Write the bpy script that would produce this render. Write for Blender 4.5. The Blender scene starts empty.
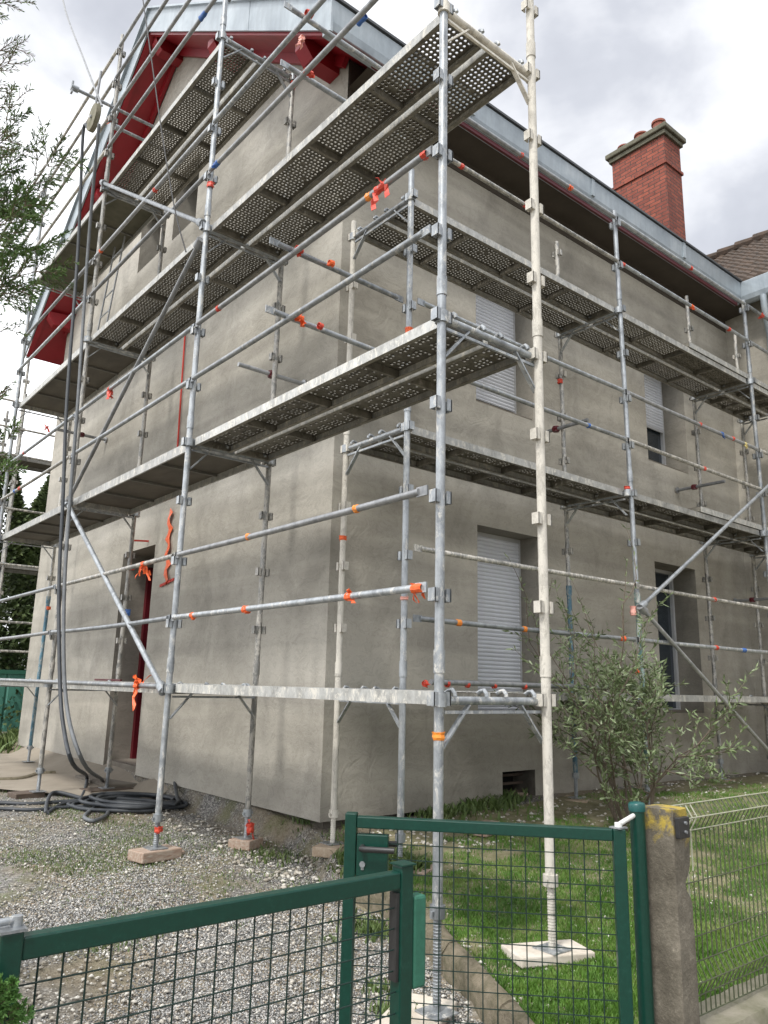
import bpy, math, random
import numpy as np
from mathutils import Vector, Matrix
random.seed(7); rng = np.random.default_rng(7)
C = bpy.context.scene
COL = C.collection
R = math.radians
EYE = 1.5
F = 775.37
MR = Matrix(((0.7707201, -0.6367694, 0.0226984), (0.1568350, 0.1550583, -0.9753767), (0.6175705, 0.7553024, 0.2193743)))

def ray(x, y):
    return MR.transposed() @ Vector(((x-384)/F, (y-512)/F, 1.0))
def onX(x, y, X): r = ray(x, y)*1.0; r = r*(X/r.x); return Vector((X, r.y, r.z+EYE))
def onY(x, y, Y): r = ray(x, y); r = r*(Y/r.y); return Vector((r.x, Y, r.z+EYE))
def onD(x, y, d): r = ray(x, y)*d; return Vector((r.x, r.y, r.z+EYE))
def onG(x, y):
    r = ray(x, y); t = (EYE-.15)/-r.z
    for _ in range(12):
        p = r*t; t = (EYE-g(p.x, p.y))/-r.z
    p = r*t; return Vector((p.x, p.y, g(p.x, p.y)))

# ---------------------------------------------------------------- terrain
CY = [-50, 1.0, 1.95, 2.35, 2.78, 3.35, 3.8, 4.5, 4.8, 5.4, 60]
CX = [2.6, 2.6, 2.62, 2.74, 2.93, 3.17, 3.32, 3.42, 3.5, 3.8, 3.8]
def xc(y): return float(np.interp(y, CY, CX))
def sstep(a, b, v):
    t = min(1, max(0, (v-a)/(b-a))); return t*t*(3-2*t)
def g(x, y):
    gl = float(np.interp(y, [-5, 1.5, 2.8, 5.8, 9, 14, 30], [0, .02, .05, .20, .28, .32, .4]))
    gr = .17+.045*(x-3.4)+.06*(y-2.8)
    gr = min(.46, max(.10, gr))
    if y < 1.75: gr = gl + (gr-gl)*sstep(1.3, 1.75, y)
    m = sstep(-.06, .06, x-xc(y))
    return gl+(gr-gl)*m

# ---------------------------------------------------------------- materials
def new_mat(name):
    m = bpy.data.materials.new(name); m.use_nodes = True
    n = m.node_tree.nodes; b = n['Principled BSDF']
    return m, n, m.node_tree.links, b
def ramp(n, stops):
    r = n.new('ShaderNodeValToRGB')
    el = r.color_ramp.elements
    while len(el) < len(stops): el.new(0.5)
    for e, (p, c) in zip(el, stops):
        e.position = p; e.color = (c[0], c[1], c[2], 1) if not isinstance(c, (int, float)) else (c, c, c, 1)
    return r
def noise(n, l, scale, detail=4, rough=.55, vec=None, stretch=None, dist=0):
    t = n.new('ShaderNodeTexNoise'); t.inputs['Scale'].default_value = scale
    t.inputs['Detail'].default_value = detail; t.inputs['Roughness'].default_value = rough
    t.inputs['Distortion'].default_value = dist
    geo = n.new('ShaderNodeNewGeometry')
    mp = n.new('ShaderNodeMapping'); mp.inputs['Scale'].default_value = stretch or (1, 1, 1)
    l.new(geo.outputs['Position'], mp.inputs[0]); l.new(mp.outputs[0], t.inputs[0])
    return t
def mixc(n, l, fac, a, b, mode='MIX'):
    m = n.new('ShaderNodeMix'); m.data_type = 'RGBA'; m.blend_type = mode
    if isinstance(fac, (int, float)): m.inputs[0].default_value = fac
    else: l.new(fac, m.inputs[0])
    for i, v in ((6, a), (7, b)):
        if isinstance(v, tuple): m.inputs[i].default_value = (*v, 1)
        else: l.new(v, m.inputs[i])
    return m.outputs[2]
def bump(n, l, b, h, strength=.3, dist=.02):
    bp = n.new('ShaderNodeBump'); bp.inputs['Strength'].default_value = strength; bp.inputs['Distance'].default_value = dist
    l.new(h, bp.inputs['Height']); l.new(bp.outputs[0], b.inputs['Normal'])
    return bp
def simple(name, c1, c2=None, scale=6, rough=.6, metal=0, bs=.15, bd=.01, stretch=None):
    m, n, l, b = new_mat(name)
    c2 = c2 or tuple(v*.7 for v in c1)
    t = noise(n, l, scale, 6, .65, stretch=stretch)
    r = ramp(n, [(.3, c1), (.7, c2)]); l.new(t.outputs[0], r.inputs[0]); l.new(r.outputs[0], b.inputs['Base Color'])
    b.inputs['Roughness'].default_value = rough; b.inputs['Metallic'].default_value = metal
    if bs: bump(n, l, b, t.outputs[0], bs, bd)
    return m
M = {}
def plaster(name, base, dark, light):
    m, n, l, b = new_mat(name)
    big = noise(n, l, .55, 5, .6, dist=.6)
    r1 = ramp(n, [(.34, dark), (.5, base), (.68, light)]); l.new(big.outputs[0], r1.inputs[0])
    blot = noise(n, l, 1.5, 5, .55, stretch=(1, 1, .6), dist=1.0)
    r2 = ramp(n, [(.36, .80), (.50, 1.0), (.72, 1.07)]); l.new(blot.outputs[0], r2.inputs[0])
    c = mixc(n, l, .8, r1.outputs[0], r2.outputs[0], 'MULTIPLY')
    band = noise(n, l, 2.0, 4, .5, stretch=(.18, .18, 1.9), dist=.5)
    r3 = ramp(n, [(.36, .84), (.50, .98), (.66, 1.14)]); l.new(band.outputs[0], r3.inputs[0])
    c = mixc(n, l, .9, c, r3.outputs[0], 'MULTIPLY')
    tr_ = noise(n, l, 6.5, 5, .6, stretch=(.6, .6, 1), dist=3.0)
    r6 = ramp(n, [(.40, 1.0), (.462, .76), (.485, 1.08), (.60, 1.0)]); l.new(tr_.outputs[0], r6.inputs[0])
    c = mixc(n, l, .5, c, r6.outputs[0], 'MULTIPLY')
    st = noise(n, l, 9, 6, .7, stretch=(1, 1, .18))
    r4 = ramp(n, [(.3, .88), (.6, 1.04)]); l.new(st.outputs[0], r4.inputs[0])
    c = mixc(n, l, .2, c, r4.outputs[0], 'MULTIPLY')
    spk = noise(n, l, 26, 6, .75); r5 = ramp(n, [(.30, .8), (.42, 1), (.72, 1), (.78, 1.12)]); l.new(spk.outputs[0], r5.inputs[0])
    c = mixc(n, l, .6, c, r5.outputs[0], 'MULTIPLY')
    l.new(c, b.inputs['Base Color']); b.inputs['Roughness'].default_value = .88
    fine = noise(n, l, 34, 5, .7, dist=.8)
    mid = noise(n, l, 3.2, 5, .6, dist=1.5)
    ad = n.new('ShaderNodeMath'); ad.operation = 'MULTIPLY_ADD'; l.new(fine.outputs[0], ad.inputs[0]); ad.inputs[1].default_value = .18; l.new(mid.outputs[0], ad.inputs[2])
    bump(n, l, b, ad.outputs[0], .55, .022)
    return m
M['plaster'] = plaster('grey_render', (.372, .352, .306), (.295, .278, .238), (.43, .408, .36))
M['plaster_shade'] = plaster('shaded_render', (.365, .343, .293), (.29, .27, .227), (.415, .392, .34))  # gable render toned down: the long wall's shade put into the colour
M['band'] = simple('dark_brown_band', (.052, .042, .032), (.075, .062, .048), 3, .9)  # plain dark brown for the eaves strip and the long soffit
M['found'] = simple('foundation', (.16, .145, .12), (.07, .062, .05), 5, .95, bs=.6, bd=.04)
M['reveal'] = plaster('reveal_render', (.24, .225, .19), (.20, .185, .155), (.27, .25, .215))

def galv(name, base=(.36, .385, .405), dark=(.19, .205, .22), splash=.44, metal=.5, rough=.42, splash_col=(.56, .55, .51)):
    m, n, l, b = new_mat(name)
    t = noise(n, l, 14, 6, .7, stretch=(1, 1, .6))
    r = ramp(n, [(.32, dark), (.55, base), (.8, tuple(min(1, v*1.25) for v in base))]); l.new(t.outputs[0], r.inputs[0])
    s = noise(n, l, 17, 8, .85, stretch=(1, 1, .5), dist=.5)
    rs = ramp(n, [(1-splash-.03, 0.0), (1-splash+.05, 1.0)]); l.new(s.outputs[0], rs.inputs[0])
    c = mixc(n, l, rs.outputs[0], r.outputs[0], splash_col)
    oi = n.new('ShaderNodeObjectInfo'); ro = ramp(n, [(0, .72), (1, 1.16)]); l.new(oi.outputs['Random'], ro.inputs[0])
    c = mixc(n, l, 1.0, c, ro.outputs[0], 'MULTIPLY')
    rust = noise(n, l, 31, 5, .7); rr = ramp(n, [(.69, 0.0), (.73, 1.0)]); l.new(rust.outputs[0], rr.inputs[0])
    c = mixc(n, l, rr.outputs[0], c, (.20, .12, .07))
    l.new(c, b.inputs['Base Color'])
    inv = n.new('ShaderNodeMath'); inv.operation = 'MULTIPLY_ADD'; l.new(rs.outputs[0], inv.inputs[0]); inv.inputs[1].default_value = -metal; inv.inputs[2].default_value = metal
    l.new(inv.outputs[0], b.inputs['Metallic'])
    b.inputs['Roughness'].default_value = rough
    bump(n, l, b, s.outputs[0], .25, .004)
    return m
M['galv'] = galv('galvanised_steel')
M['galv_clean'] = galv('galvanised_steel_clean', splash=.34)
M['galv_dirty'] = galv('galvanised_steel_plaster_splashed', (.33, .33, .315), (.17, .17, .155), splash=.50, splash_col=(.56, .535, .48))
M['white_post'] = galv('whitewashed_steel', (.56, .535, .48), (.40, .38, .33), splash=.52, metal=.1, rough=.8, splash_col=(.66, .63, .56))
M['blue_post'] = galv('blue_painted_steel', (.09, .20, .27), (.05, .12, .17), splash=.47, metal=.1, rough=.55, splash_col=(.34, .36, .34))
M['teal_post'] = galv('teal_painted_steel', (.13, .25, .24), (.07, .14, .13), splash=.50, metal=.1, rough=.6, splash_col=(.46, .46, .42))
M['deck'] = galv('perforated_deck_steel', (.21, .197, .165), (.11, .10, .08), splash=.42, metal=.25, rough=.55, splash_col=(.36, .34, .29))
M['deck_edge'] = galv('deck_edge_steel', (.42, .425, .41), (.26, .26, .245), splash=.46, metal=.25, rough=.5, splash_col=(.60, .58, .52))
M['ply'] = simple('dark_plywood_deck', (.065, .057, .045), (.13, .115, .09), 4, .7, stretch=(1, .5, 1))
M['ply_old'] = simple('mossy_plywood_deck', (.13, .12, .085), (.07, .07, .045), 5, .8)
M['ply_rib'] = simple('dull_rib_steel', (.13, .125, .11), (.20, .195, .175), 9, .6, .3)
M['rail_dark'] = galv('dull_steel_tube', (.34, .35, .36), (.20, .21, .22), splash=.3, metal=.4)
M['zinc'] = None
def zinc():
    m, n, l, b = new_mat('zinc_sheet')
    t = noise(n, l, 2.2, 6, .6, stretch=(1, 1, 1), dist=.4)
    r = ramp(n, [(.3, (.26, .30, .335)), (.55, (.37, .42, .455)), (.75, (.48, .52, .545))]); l.new(t.outputs[0], r.inputs[0])
    s = noise(n, l, 14, 6, .7, stretch=(1, 1, .12)); rs = ramp(n, [(.3, .8), (.6, 1.06)]); l.new(s.outputs[0], rs.inputs[0])
    c = mixc(n, l, .7, r.outputs[0], rs.outputs[0], 'MULTIPLY')
    l.new(c, b.inputs['Base Color']); b.inputs['Metallic'].default_value = .3; b.inputs['Roughness'].default_value = .42
    bump(n, l, b, t.outputs[0], .2, .01)
    return m
M['zinc'] = zinc()
M['zinc_dark'] = simple('dark_zinc_edge', (.05, .055, .06), (.08, .085, .09), 5, .5, .3)
M['red'] = simple('red_painted_timber', (.30, .010, .018), (.22, .008, .014), 3, .45, bs=.08)
M['red_door'] = simple('dark_red_door_paint', (.11, .006, .012), (.08, .005, .01), 3, .4, bs=.05)
M['shutter'] = simple('white_grey_shutter', (.66, .68, .72), (.60, .62, .66), 2, .45, bs=0)
M['shutter_gap'] = simple('shutter_gap', (.10, .10, .11), (.08, .08, .09), 2, .7, bs=0)
M['frame_white'] = simple('grey_window_frame', (.50, .51, .52), (.42, .43, .44), 4, .4, bs=0)
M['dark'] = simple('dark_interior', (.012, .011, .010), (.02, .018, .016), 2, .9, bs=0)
def glass():
    m, n, l, b = new_mat('window_glass')
    b.inputs['Base Color'].default_value = (.03, .04, .05, 1); b.inputs['Roughness'].default_value = .05
    b.inputs['Specular IOR Level'].default_value = .8
    return m
M['glass'] = glass()
M['green'] = None
def paint(name, c, rough=.38):
    m, n, l, b = new_mat(name)
    t = noise(n, l, 60, 6, .7); r = ramp(n, [(.3, tuple(v*.75 for v in c)), (.6, c), (.78, tuple(min(1, v*1.2+.02) for v in c))]); l.new(t.outputs[0], r.inputs[0])
    w = noise(n, l, 9, 7, .8); rw = ramp(n, [(.70, 0.0), (.80, .35)]); l.new(w.outputs[0], rw.inputs[0])
    cc = mixc(n, l, rw.outputs[0], r.outputs[0], (.10, .13, .11))
    l.new(cc, b.inputs['Base Color'])
    b.inputs['Roughness'].default_value = rough
    bump(n, l, b, t.outputs[0], .12, .002)
    return m
M['green'] = paint('green_gate_paint', (.001, .040, .027), .34)
M['green_light'] = paint('faded_green_paint', (.025, .13, .085), .6)
M['green_wire'] = paint('green_wire_coating', (.002, .020, .015), .6)
M['teal_cap'] = paint('blue_green_cap', (.006, .08, .075), .35)
M['cream_wire'] = simple('cream_wire_coating', (.42, .42, .33), (.26, .27, .19), 30, .6, bs=0)
M['dull_wire'] = simple('dull_grey_green_wire', (.045, .06, .03), (.10, .11, .06), 30, .6, bs=0)
M['black'] = simple('black_plastic', (.014, .014, .015), (.03, .03, .03), 20, .45, bs=.1)
M['hose'] = simple('dark_grey_hose', (.025, .030, .037), (.055, .062, .070), 9, .55, bs=.1)
M['hose_light'] = simple('pale_grey_hose', (.09, .10, .11), (.16, .17, .18), 9, .6, bs=.1)
M['cable'] = simple('black_cable', (.012, .012, .014), (.02, .02, .02), 5, .6, bs=0)
M['orange'] = simple('orange_tape', (.85, .15, .03), (.68, .09, .02), 25, .5, bs=.3)
M['redtape'] = simple('red_tape', (.66, .075, .035), (.48, .045, .03), 25, .5, bs=.3)
M['pink'] = simple('pink_tape', (.75, .30, .24), (.8, .45, .38), 25, .5, bs=.3)
M['amber'] = simple('amber_tape', (.82, .30, .03), (.75, .2, .03), 25, .5, bs=.3)
M['bluetape'] = simple('blue_tape', (.03, .09, .32), (.05, .16, .45), 25, .5, bs=.3)
M['yellowtape'] = simple('pale_yellow_tape', (.65, .55, .2), (.55, .45, .2), 25, .5, bs=.3)
M['whitetape'] = simple('white_tape', (.7, .7, .68), (.6, .6, .58), 25, .5, bs=.3)
M['cord'] = simple('red_cord', (.55, .05, .03), (.45, .03, .02), 12, .7, bs=0)
M['wood'] = simple('weathered_wood', (.46, .38, .29), (.30, .22, .15), 7, .85, bs=.5, stretch=(1, 6, 6))
M['wood_dark'] = simple('dark_wet_wood', (.07, .05, .035), (.12, .09, .07), 7, .8, bs=.4, stretch=(1, 6, 6))
M['wood_red'] = simple('reddish_wood', (.27, .16, .11), (.44, .38, .31), 8, .85, bs=.5, stretch=(1, 6, 6))
M['whitewood'] = simple('plaster_covered_board', (.68, .64, .57), (.45, .39, .31), 6, .9, bs=.4)
M['stone'] = simple('curb_stone', (.22, .185, .135), (.075, .07, .038), 15, .95, bs=.8, bd=.03)
M['slab'] = simple('sandy_concrete', (.30, .265, .215), (.22, .19, .15), 2.5, .95, bs=.5, bd=.02)
M['step'] = simple('step_concrete', (.20, .18, .15), (.12, .105, .085), 4, .95, bs=.4)
def pillar_mat():
    m, n, l, b = new_mat('old_concrete')
    t = noise(n, l, 7, 7, .7); r = ramp(n, [(.3, (.075, .065, .048)), (.55, (.155, .138, .108)), (.75, (.25, .225, .18))]); l.new(t.outputs[0], r.inputs[0])
    s = noise(n, l, 90, 3, .6); rs = ramp(n, [(.25, .75), (.6, 1.0), (.8, 1.7)]); l.new(s.outputs[0], rs.inputs[0])
    c = mixc(n, l, .8, r.outputs[0], rs.outputs[0], 'MULTIPLY')
    geo = n.new('ShaderNodeNewGeometry'); sx = n.new('ShaderNodeSeparateXYZ'); l.new(geo.outputs['Position'], sx.inputs[0])
    mr = n.new('ShaderNodeMapRange'); mr.inputs[1].default_value = .80; mr.inputs[2].default_value = 1.04; l.new(sx.outputs[2], mr.inputs[0])
    k = noise(n, l, 11, 5, .65, dist=.4); md = n.new('ShaderNodeMath'); md.operation = 'MULTIPLY'; l.new(mr.outputs[0], md.inputs[0]); l.new(k.outputs[0], md.inputs[1])
    rk = ramp(n, [(.38, 0.0), (.48, 1.0)]); l.new(md.outputs[0], rk.inputs[0])
    c = mixc(n, l, rk.outputs[0], c, (.36, .27, .05))
    l.new(c, b.inputs['Base Color']); b.inputs['Roughness'].default_value = .95
    bump(n, l, b, s.outputs[0], .6, .006)
    return m
M['pillar'] = pillar_mat()
M['plinth'] = simple('mossy_concrete', (.26, .24, .19), (.12, .12, .07), 8, .95, bs=.7, bd=.02)
M['shed'] = simple('teal_metal_panel', (.085, .26, .20), (.06, .20, .16), 2, .5, bs=.05)
def brick_mat():
    m, n, l, b = new_mat('red_brick')
    tc = n.new('ShaderNodeTexCoord'); 
    geo = n.new('ShaderNodeNewGeometry')
    # box projection: u = x+y (a face is either along x or along y), v = z
    sp = n.new('ShaderNodeSeparateXYZ'); l.new(tc.outputs['Object'], sp.inputs[0])
    ad = n.new('ShaderNodeMath'); ad.operation = 'ADD'; l.new(sp.outputs[0], ad.inputs[0]); l.new(sp.outputs[1], ad.inputs[1])
    cb = n.new('ShaderNodeCombineXYZ'); l.new(ad.outputs[0], cb.inputs[0]); l.new(sp.outputs[2], cb.inputs[1])
    bt = n.new('ShaderNodeTexBrick'); l.new(cb.outputs[0], bt.inputs[0])
    bt.inputs['Scale'].default_value = 1; bt.inputs['Brick Width'].default_value = .24; bt.inputs['Row Height'].default_value = .076
    bt.inputs['Mortar Size'].default_value = .009; bt.inputs['Mortar Smooth'].default_value = .2; bt.inputs['Bias'].default_value = .1
    bt.inputs['Color1'].default_value = (.30, .082, .05, 1); bt.inputs['Color2'].default_value = (.19, .052, .036, 1); bt.inputs['Mortar'].default_value = (.085, .05, .042, 1)
    nn = noise(n, l, 9, 5, .7); rr = ramp(n, [(.3, .72), (.65, 1.15)]); l.new(nn.outputs[0], rr.inputs[0])
    c = mixc(n, l, .8, bt.outputs[0], rr.outputs[0], 'MULTIPLY')
    l.new(c, b.inputs['Base Color']); b.inputs['Roughness'].default_value = .9
    iv = n.new('ShaderNodeMath'); iv.operation = 'SUBTRACT'; iv.inputs[0].default_value = 1; l.new(bt.outputs['Fac'], iv.inputs[1])
    bump(n, l, b, iv.outputs[0], .8, .012)
    return m
M['brick'] = brick_mat()
M['pot'] = simple('terracotta', (.26, .08, .05), (.17, .055, .04), 9, .85)
M['cap'] = simple('mossy_stone_cap', (.17, .16, .12), (.08, .08, .055), 8, .95, bs=.5)
M['tile'] = simple('brown_clay_tile', (.095, .062, .042), (.03, .026, .022), 8, .85, bs=.3)
def bark_leaf(name, c1, c2, c3=None, scale=5, rough=.6, trans=.25):
    m, n, l, b = new_mat(name)
    t = noise(n, l, scale, 5, .7); c3 = c3 or c1
    r = ramp(n, [(.3, c1), (.5, c2), (.72, c3)]); l.new(t.outputs[0], r.inputs[0]); l.new(r.outputs[0], b.inputs['Base Color'])
    b.inputs['Roughness'].default_value = rough
    return m
M['olive'] = bark_leaf('olive_leaf', (.055, .085, .032), (.14, .19, .08), (.34, .39, .25), 30, .45)
M['olive_stem'] = simple('olive_bark', (.16, .13, .10), (.09, .07, .05), 20, .9)
M['conifer'] = bark_leaf('cypress_foliage', (.035, .08, .022), (.08, .155, .035), (.15, .22, .06), 14, .7)
M['conifer_twig'] = simple('cypress_twig', (.12, .085, .06), (.17, .13, .09), 20, .9)
M['sprig'] = bark_leaf('bright_cypress', (.05, .13, .03), (.10, .22, .05), (.15, .27, .08), 14, .6)
M['hedge'] = bark_leaf('hedge_leaf', (.035, .055, .020), (.07, .105, .035), (.12, .15, .05), 4, .6)
M['grass'] = bark_leaf('grass_blade', (.035, .09, .013), (.09, .20, .022), (.21, .27, .07), 3.5, .6)
M['weed'] = bark_leaf('weed_leaf', (.045, .085, .02), (.10, .15, .04), (.16, .19, .07), 5, .6)
def attr_mat(name, stops):
    m, n, l, b = new_mat(name)
    a = n.new('ShaderNodeAttribute'); a.attribute_name = 'rnd'; r = ramp(n, stops)
    l.new(a.outputs['Fac'], r.inputs[0])
    nn = noise(n, l, 120, 3, .6); rr = ramp(n, [(.3, .85), (.7, 1.1)]); l.new(nn.outputs[0], rr.inputs[0])
    c = mixc(n, l, .8, r.outputs[0], rr.outputs[0], 'MULTIPLY')
    l.new(c, b.inputs['Base Color']); b.inputs['Roughness'].default_value = .9
    return m
M['gravel'] = attr_mat('gravel_stone', [(0, (.05, .05, .05)), (.3, (.15, .15, .145)), (.62, (.32, .315, .30)), (.9, (.62, .61, .58)), (1, (.33, .24, .16))])
M['rubble'] = attr_mat('rubble_chip', [(0, (.28, .25, .20)), (.6, (.5, .47, .41)), (1, (.68, .66, .6))])
def ground_mat():
    m, n, l, b = new_mat('ground_soil_and_gravel')
    geo = n.new('ShaderNodeNewGeometry')
    v = n.new('ShaderNodeTexVoronoi'); v.inputs['Scale'].default_value = 75; l.new(geo.outputs['Position'], v.inputs['Vector'])
    sc = n.new('ShaderNodeSeparateColor'); l.new(v.outputs['Color'], sc.inputs[0])
    rv = ramp(n, [(0, (.07, .068, .062)), (.5, (.16, .155, .145)), (.85, (.30, .29, .27)), (1, (.42, .40, .37))]); l.new(sc.outputs[0], rv.inputs[0])
    big = noise(n, l, 1.3, 6, .65); rb = ramp(n, [(.40, 0.0), (.58, 1.0)]); l.new(big.outputs[0], rb.inputs[0])
    fine = noise(n, l, 30, 6, .7); rf = ramp(n, [(.3, (.13, .105, .07)), (.7, (.30, .26, .19))]); l.new(fine.outputs[0], rf.inputs[0])
    c = mixc(n, l, rb.outputs[0], rv.outputs[0], rf.outputs[0])
    # moss tint patches
    mo = noise(n, l, 2.4, 6, .7); rm = ramp(n, [(.52, 0.0), (.64, .6)]); l.new(mo.outputs[0], rm.inputs[0])
    c = mixc(n, l, rm.outputs[0], c, (.12, .125, .05))
    l.new(c, b.inputs['Base Color']); b.inputs['Roughness'].default_value = .95
    ad = n.new('ShaderNodeMath'); ad.operation = 'ADD'; l.new(v.outputs['Distance'], ad.inputs[0]); l.new(fine.outputs[0], ad.inputs[1])
    bump(n, l, b, ad.outputs[0], .6, .012)
    return m
M['ground'] = ground_mat()
M['lawnsoil'] = simple('lawn_soil', (.12, .12, .05), (.27, .24, .155), 9, .95, bs=.6, bd=.02)

# ---------------------------------------------------------------- mesh helpers
class MB:
    def __init__(s): s.v = []; s.f = []
    def quad(s, a, b, c, d):
        i = len(s.v); s.v += [Vector(a), Vector(b), Vector(c), Vector(d)]; s.f.append((i, i+1, i+2, i+3)); return s
    def poly(s, pts):
        i = len(s.v); s.v += [Vector(p) for p in pts]; s.f.append(tuple(range(i, i+len(pts)))); return s
    def box(s, lo, hi, mat=None):
        i = len(s.v)
        for z in (lo[2], hi[2]):
            for x, y in ((lo[0], lo[1]), (hi[0], lo[1]), (hi[0], hi[1]), (lo[0], hi[1])):
                p = Vector((x, y, z)); s.v.append(mat @ p if mat else p)
        s.f += [(i, i+3, i+2, i+1), (i+4, i+5, i+6, i+7), (i, i+1, i+5, i+4), (i+1, i+2, i+6, i+5), (i+2, i+3, i+7, i+6), (i+3, i, i+4, i+7)]
        return s
    def bar(s, a, b, w, h, up=(0, 0, 1)):
        a = Vector(a); b = Vector(b); d = (b-a); L = d.length; d.normalize()
        up = Vector(up)
        sd = d.cross(up)
        if sd.length < 1e-4: sd = d.cross(Vector((1, 0, 0)))
        sd.normalize(); u = sd.cross(d)
        m = Matrix((( d.x, sd.x, u.x, a.x), (d.y, sd.y, u.y, a.y), (d.z, sd.z, u.z, a.z), (0, 0, 0, 1)))
        return s.box((0, -w/2, -h/2), (L, w/2, h/2), m)
    def tube(s, pts, r, n=8, cap=True):
        pts = [Vector(p) for p in pts]
        rs = r if isinstance(r, (list, tuple)) else [r]*len(pts)
        base = len(s.v); K = len(pts)
        d0 = (pts[1]-pts[0]).normalized()
        ref = Vector((0, 0, 1)) if abs(d0.z) < .9 else Vector((1, 0, 0))
        x = d0.cross(ref).normalized()
        for k in range(K):
            if k == 0: d = pts[1]-pts[0]
            elif k == K-1: d = pts[-1]-pts[-2]
            else: d = pts[k+1]-pts[k-1]
            d.normalize()
            x = (x-d*x.dot(d)); 
            if x.length < 1e-5: x = d.cross(Vector((0, 1, 0.3)))
            x.normalize(); y = d.cross(x)
            for j in range(n):
                a = 2*math.pi*j/n
                s.v.append(pts[k]+(x*math.cos(a)+y*math.sin(a))*rs[k])
        for k in range(K-1):
            for j in range(n):
                a = base+k*n+j; b2 = base+k*n+(j+1) % n
                s.f.append((a, b2, b2+n, a+n))
        if cap:
            s.f.append(tuple(base+j for j in reversed(range(n)))); s.f.append(tuple(base+(K-1)*n+j for j in range(n)))
        return s
    def build(s, name, mat, parent=None, smooth=False, label=None, bevel=0, shade=None):
        off = wloc(parent) if parent else Vector((0, 0, 0))
        me = bpy.data.meshes.new(name); me.from_pydata([tuple(v-off) for v in s.v], [], s.f); me.update()
        me.materials.append(mat if not isinstance(mat, str) else M[mat])
        if smooth:
            me.polygons.foreach_set('use_smooth', [True]*len(me.polygons))
            try: me.set_sharp_from_angle(angle=R(50))
            except Exception: pass
        o = bpy.data.objects.new(name, me); COL.objects.link(o)
        if parent: o.parent = parent
        if label: o['label'] = label
        if bevel:
            md = o.modifiers.new('bevel', 'BEVEL'); md.width = bevel; md.segments = 2; md.limit_method = 'ANGLE'; md.angle_limit = R(40)
        return o
def wloc(o):
    v = Vector((0, 0, 0))
    while o: v += o.location; o = o.parent
    return v
def tag(o, label=None, cat=None, group=None, kind=None):
    if label: o['label'] = label
    if cat: o['category'] = cat
    if group: o['group'] = group
    if kind: o['kind'] = kind
    return o
def thing(name, loc, label, cat, group=None):
    o = bpy.data.objects.new(name, None); COL.objects.link(o); o.location = loc; o.empty_display_size = .2
    return tag(o, label, cat, group)
def np_mesh(name, V, Fc, mat, rnd=None, parent=None, smooth=False):
    V = np.asarray(V, dtype=np.float32); Fc = np.asarray(Fc, dtype=np.int32)
    me = bpy.data.meshes.new(name); k = Fc.shape[1]
    me.vertices.add(len(V)); me.vertices.foreach_set('co', V.ravel())
    me.loops.add(Fc.size); me.loops.foreach_set('vertex_index', Fc.ravel())
    me.polygons.add(len(Fc)); me.polygons.foreach_set('loop_start', np.arange(len(Fc), dtype=np.int32)*k)
    me.polygons.foreach_set('loop_total', np.full(len(Fc), k, dtype=np.int32))
    if smooth: me.polygons.foreach_set('use_smooth', np.ones(len(Fc), dtype=bool))
    me.update(calc_edges=True); me.validate()
    if rnd is not None:
        a = me.attributes.new('rnd', 'FLOAT', 'POINT'); a.data.foreach_set('value', np.asarray(rnd, dtype=np.float32))
    me.materials.append(M[mat])
    o = bpy.data.objects.new(name, me); COL.objects.link(o)
    if parent: o.parent = parent
    return o

# ---------------------------------------------------------------- ground
def axis(lo, hi, step, far):
    a = list(np.arange(lo, hi+1e-6, step)); d = step
    L = []; x = lo
    while x > -far: d *= 1.5; x -= d; L.append(x)
    d = step; x = a[-1]; Rr = []
    while x < far: d *= 1.5; x += d; Rr.append(x)
    return L[::-1]+a+Rr
xs = axis(-1.5, 12, .06, 400); ys = axis(0.5, 15, .08, 400)
nv = len(xs)*len(ys)
from mathutils import noise as mn
V = []
for y in ys:
    for x in xs:
        z = g(x, y)
        if -2 < x < 13 and 0 < y < 16: z += .018*mn.noise(Vector((x*2.2, y*2.2, 0)))+.008*mn.noise(Vector((x*9, y*9, 3)))
        V.append((x, y, z))
W = len(xs)
Fc = [(j*W+i, j*W+i+1, (j+1)*W+i+1, (j+1)*W+i) for j in range(len(ys)-1) for i in range(W-1)]
gr = np_mesh('ground', V, Fc, 'ground', smooth=True); tag(gr, 'gravel drive and bare soil around the house', None, None, 'structure')
# lawn sheet
V = []; Fc = []
lx = [i/40 for i in range(41)]
lys = np.arange(1.86, 5.2, .08)
for y in lys:
    for t in lx:
        x0 = xc(y)+.10; x = x0+(12.5-x0)*t
        V.append((x, y, g(x, y)+.012+.018*mn.noise(Vector((x*2.2, y*2.2, 0)))+.01*mn.noise(Vector((x*6, y*6, 1)))))
Fc = [(j*41+i, j*41+i+1, (j+1)*41+i+1, (j+1)*41+i) for j in range(len(lys)-1) for i in range(40)]
lawn = np_mesh('lawn', V, Fc, 'lawnsoil', smooth=True); tag(lawn, 'patchy lawn soil in front of the house', None, None, 'structure')
# path slab before the door
mb = MB()
P = [(4.2, 8.3), (3.2, 8.2), (2.2, 9.6), (2.4, 13.5), (4.2, 13.5)]
for i in range(40):
    pass
N = 14
grid = []
for j in range(N+1):
    y = 8.2+(13.4-8.2)*j/N
    xl = np.interp(y, [8.2, 9.6, 13.4], [3.35, 2.35, 2.3])
    for i in range(7):
        x = xl+(4.2-xl)*i/6; grid.append((x, y, g(x, y)+.035))
base = len(mb.v); mb.v += [Vector(p) for p in grid]
for j in range(N):
    for i in range(6): mb.f.append((j*7+i, j*7+i+1, (j+1)*7+i+1, (j+1)*7+i))
path = mb.build('path', 'slab', smooth=True); tag(path, 'sandy concrete path before the front door', None, None, 'structure')

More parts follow.
